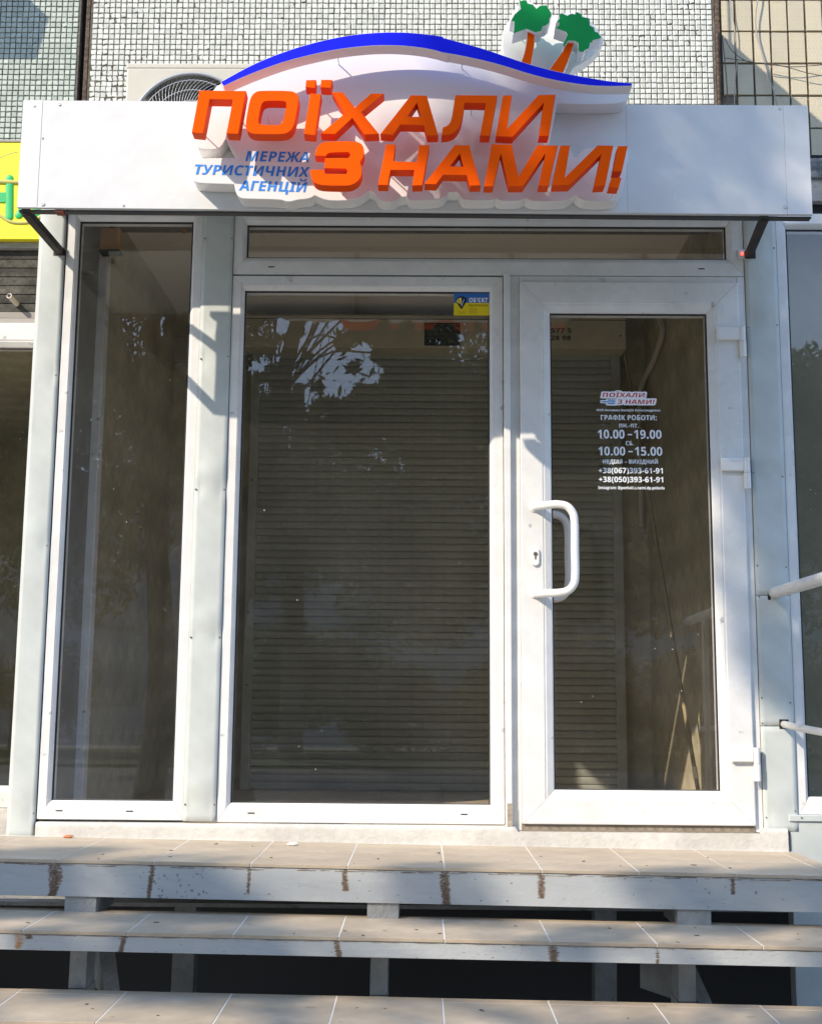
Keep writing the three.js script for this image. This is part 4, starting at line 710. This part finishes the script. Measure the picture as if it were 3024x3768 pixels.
function tree(label, trunk, clumps, leafSize, mat, limbR = 0.012, group = 'trees along the street') {
  const t = thing('street_tree', label, 'tree', [0, 0, 0], group);
  const pts = trunk.map(([x, y, z]) => [x, y, z]), g = tube(pts, 1, 24, 9), p = g.attributes.position;
  const curve = new THREE.CatmullRomCurve3(pts.map((q) => V3(...q)), false, 'centripetal');
  for (let i = 0; i < p.count; i++) { const k = Math.floor(i / 10) / 24, c = curve.getPointAt(Math.min(1, k)), r = trunk[0][3] + (trunk.at(-1)[3] - trunk[0][3]) * k; const v = V3(p.getX(i), p.getY(i), p.getZ(i)).sub(c).normalize().multiplyScalar(r).add(c); p.setXYZ(i, v.x, v.y, v.z); }
  g.computeVertexNormals(); mesh('trunk', g, MAT.bark, t);
  const top = trunk.at(-1), limbs = clumps.map(([x, y, z]) => { const s = curve.getPointAt(rr(0.6, 0.98)); return tube([[s.x, s.y, s.z], [(s.x + x) / 2, (s.y + y) / 2 + 0.25, (s.z + z) / 2], [x, y, z]], limbR, 8, 5); });
  mesh('limbs', limbs.map((l) => l), MAT.bark, t);
  let n = 0; for (const c of clumps) n += c[4];
  const im = new THREE.InstancedMesh(leafGeo, mat, n), m = new THREE.Matrix4(), q = new THREE.Quaternion(), e = new THREE.Euler(); let i = 0;
  for (const [x, y, z, r, cnt, flat = 0.8] of clumps) for (let k = 0; k < cnt; k++) {
    const u = V3(rr(-1, 1), rr(-1, 1), rr(-1, 1)); while (u.lengthSq() > 1) u.set(rr(-1, 1), rr(-1, 1), rr(-1, 1));
    if (inHole(x + u.x * r, y + u.y * r * flat, z + u.z * r)) continue;
    const s = leafSize * rr(0.7, 1.35); e.set(rr(-1.2, 1.2), rr(0, 6.28), rr(-1.5, 1.5)); q.setFromEuler(e);
    m.compose(V3(x + u.x * r, y + u.y * r * flat, z + u.z * r), q, V3(s, s, s)); im.setMatrixAt(i++, m);
  }
  im.count = i; im.name = 'crown'; im.userData = { kind: 'stuff' }; im.castShadow = im.receiveShadow = true; t.add(im);
  return t;
}
{
  // shade tree up-sun of the facade: where its clumps stand follows from where the photograph shows dapples and the sun's direction
  const at = (X, Y, d) => [X - TX * d, Y + TY * d, d];
  const cl = [];
  const put = (X, Y, d, r, n) => cl.push([...at(X, Y, d), r, n, 1]);
  for (const [X, Y, r, n] of SHADE) put(X, Y, rr(6.2, 8.2), r, n);
  tree('leafy shade tree with high spreading crown by the pavement', [[-5.2, GY, 8.2, 0.2], [-5.15, 2, 8.1, 0.17], [-5.3, 4.5, 7.9, 0.13], [-5.6, 6.5, 7.6, 0.08]], cl, 0.048, MAT.leaf[0], 0.018);
  const crown = (x0, x1, y0, y1, z0, z1, n, r, cnt) => Array.from({ length: n }, () => [rr(x0, x1), rr(y0, y1), rr(z0, z1), r * rr(0.7, 1.3), Math.round(cnt * rr(0.7, 1.3))]);
  tree('dark twin tree with leaning trunk across the pavement', [[-2.75, GY, 7.6, 0.17], [-2.6, 0.6, 7.6, 0.15], [-2.75, 2.4, 7.7, 0.13], [-2.9, 5, 7.8, 0.07]], crown(-5.6, -1.2, 2.1, 7.2, 6.8, 9.4, 30, 0.85, 2600), 0.056, MAT.leaf[2]);
  tree('dark second stem tree next to the twin tree', [[-1.75, GY, 7.7, 0.19], [-1.95, 0.8, 7.7, 0.17], [-1.75, 2.6, 7.9, 0.13], [-1.3, 5, 8.2, 0.07]], crown(-1.9, 0.7, 3.6, 7.4, 7.4, 10.4, 26, 0.8, 2500), 0.056, MAT.leaf[2]);
  tree('broad tree behind the twin trees on the lawn', [[1.9, GY, 11.4, 0.2], [1.9, 1.6, 11.4, 0.17], [2.1, 4, 11.5, 0.12], [2.0, 6.5, 11.5, 0.07]], crown(-1.2, 4.2, 3.2, 8.8, 10, 13, 28, 1.0, 2200).concat([[0.4, 3.7, 11, 0.8, 2200], [1.0, 3.9, 11.2, 0.8, 2200], [0.7, 4.6, 11.3, 0.7, 1600]]), 0.07, MAT.leaf[1]);
  tree('slender tree on the lawn in front of the broad tree', [[3.4, GY, 9.6, 0.12], [3.3, 1.6, 9.6, 0.1], [3.0, 4, 9.7, 0.06]], crown(1.3, 3.75, 1.9, 5.4, 8.8, 10.4, 26, 0.6, 2000), 0.046, MAT.leaf[1]);
  tree('tall tree on the far verge beyond the road', [[-3, GY, 24, 0.3], [-3, 3, 24, 0.26], [-3, 8, 24, 0.15]], crown(-9, 2, 3, 12, 22, 27, 26, 1.9, 1500), 0.14, MAT.leaf[0]);
  tree('round tree on the far verge beside the kiosks', [[7, GY, 25, 0.3], [7, 3, 25, 0.26], [7, 7, 25, 0.15]], crown(2, 10.5, 2.6, 9, 23, 28, 22, 1.8, 1500), 0.14, MAT.leaf[2]);
  const bush = (x, l) => { const c = crown(x - 2.6, x + 2.6, -0.4, 1.6, 26.5, 29, 12, 1.1, 900); tree(l, [[x, GY, 27.5, 0.12], [x, 0.3, 27.5, 0.1], [x + 0.1, 1, 27.5, 0.05]], c, 0.11, MAT.leaf[Math.abs(Math.round(x)) % 3], 0.03, 'shrubs on the far verge'); };
  bush(-14.5, 'dense round shrub on the far verge by the lamp lawn'); bush(-10.8, 'low dense shrub on the far verge next to the kiosks'); bush(-3.6, 'wide shrub under the tall verge tree'); bush(1.2, 'bushy shrub between the two verge trees'); bush(6, 'leafy shrub under the round verge tree'); bush(11, 'last shrub of the far verge row');
  const b = thing('far_building', 'pale apartment block across the road', 'building');
  mesh('wall', box(-24, 16, GY, 9.5, 44, 56), M(lin(0.34, 0.33, 0.31), 0.9), b);
  for (let i = 0; i < 12; i++) for (let k = 0; k < 3; k++) { const f = mesh('window', box(-22.5 + i * 3.2, -20.8 + i * 3.2, 0.2 + k * 3, 1.8 + k * 3, 43.9, 43.99), P(lin(0.2, 0.21, 0.22), 0.2), b); }
  for (const [x, c, l] of [[-7.75, lin(0.7, 0.5, 0.02), 'small yellow kiosk across the road'], [-6.9, lin(0.6, 0.42, 0.03), 'small ochre kiosk across the road']]) { const k = thing('kiosk', l, 'kiosk'); mesh('body', box(x - 0.1, x + 0.7, GY, 0.5, 30.5, 32), M(lin(0.3, 0.3, 0.28), 0.8), k); mesh('sign_band', box(x, x + 0.6, 0.5, 0.95, 30.3, 32), M(c, 0.6), k); mesh('window', box(x + 0.05, x + 0.5, -0.3, 0.4, 30.45, 30.49), P(lin(0.12, 0.13, 0.14), 0.1), k); }
}
renderer.render(scene, camera);
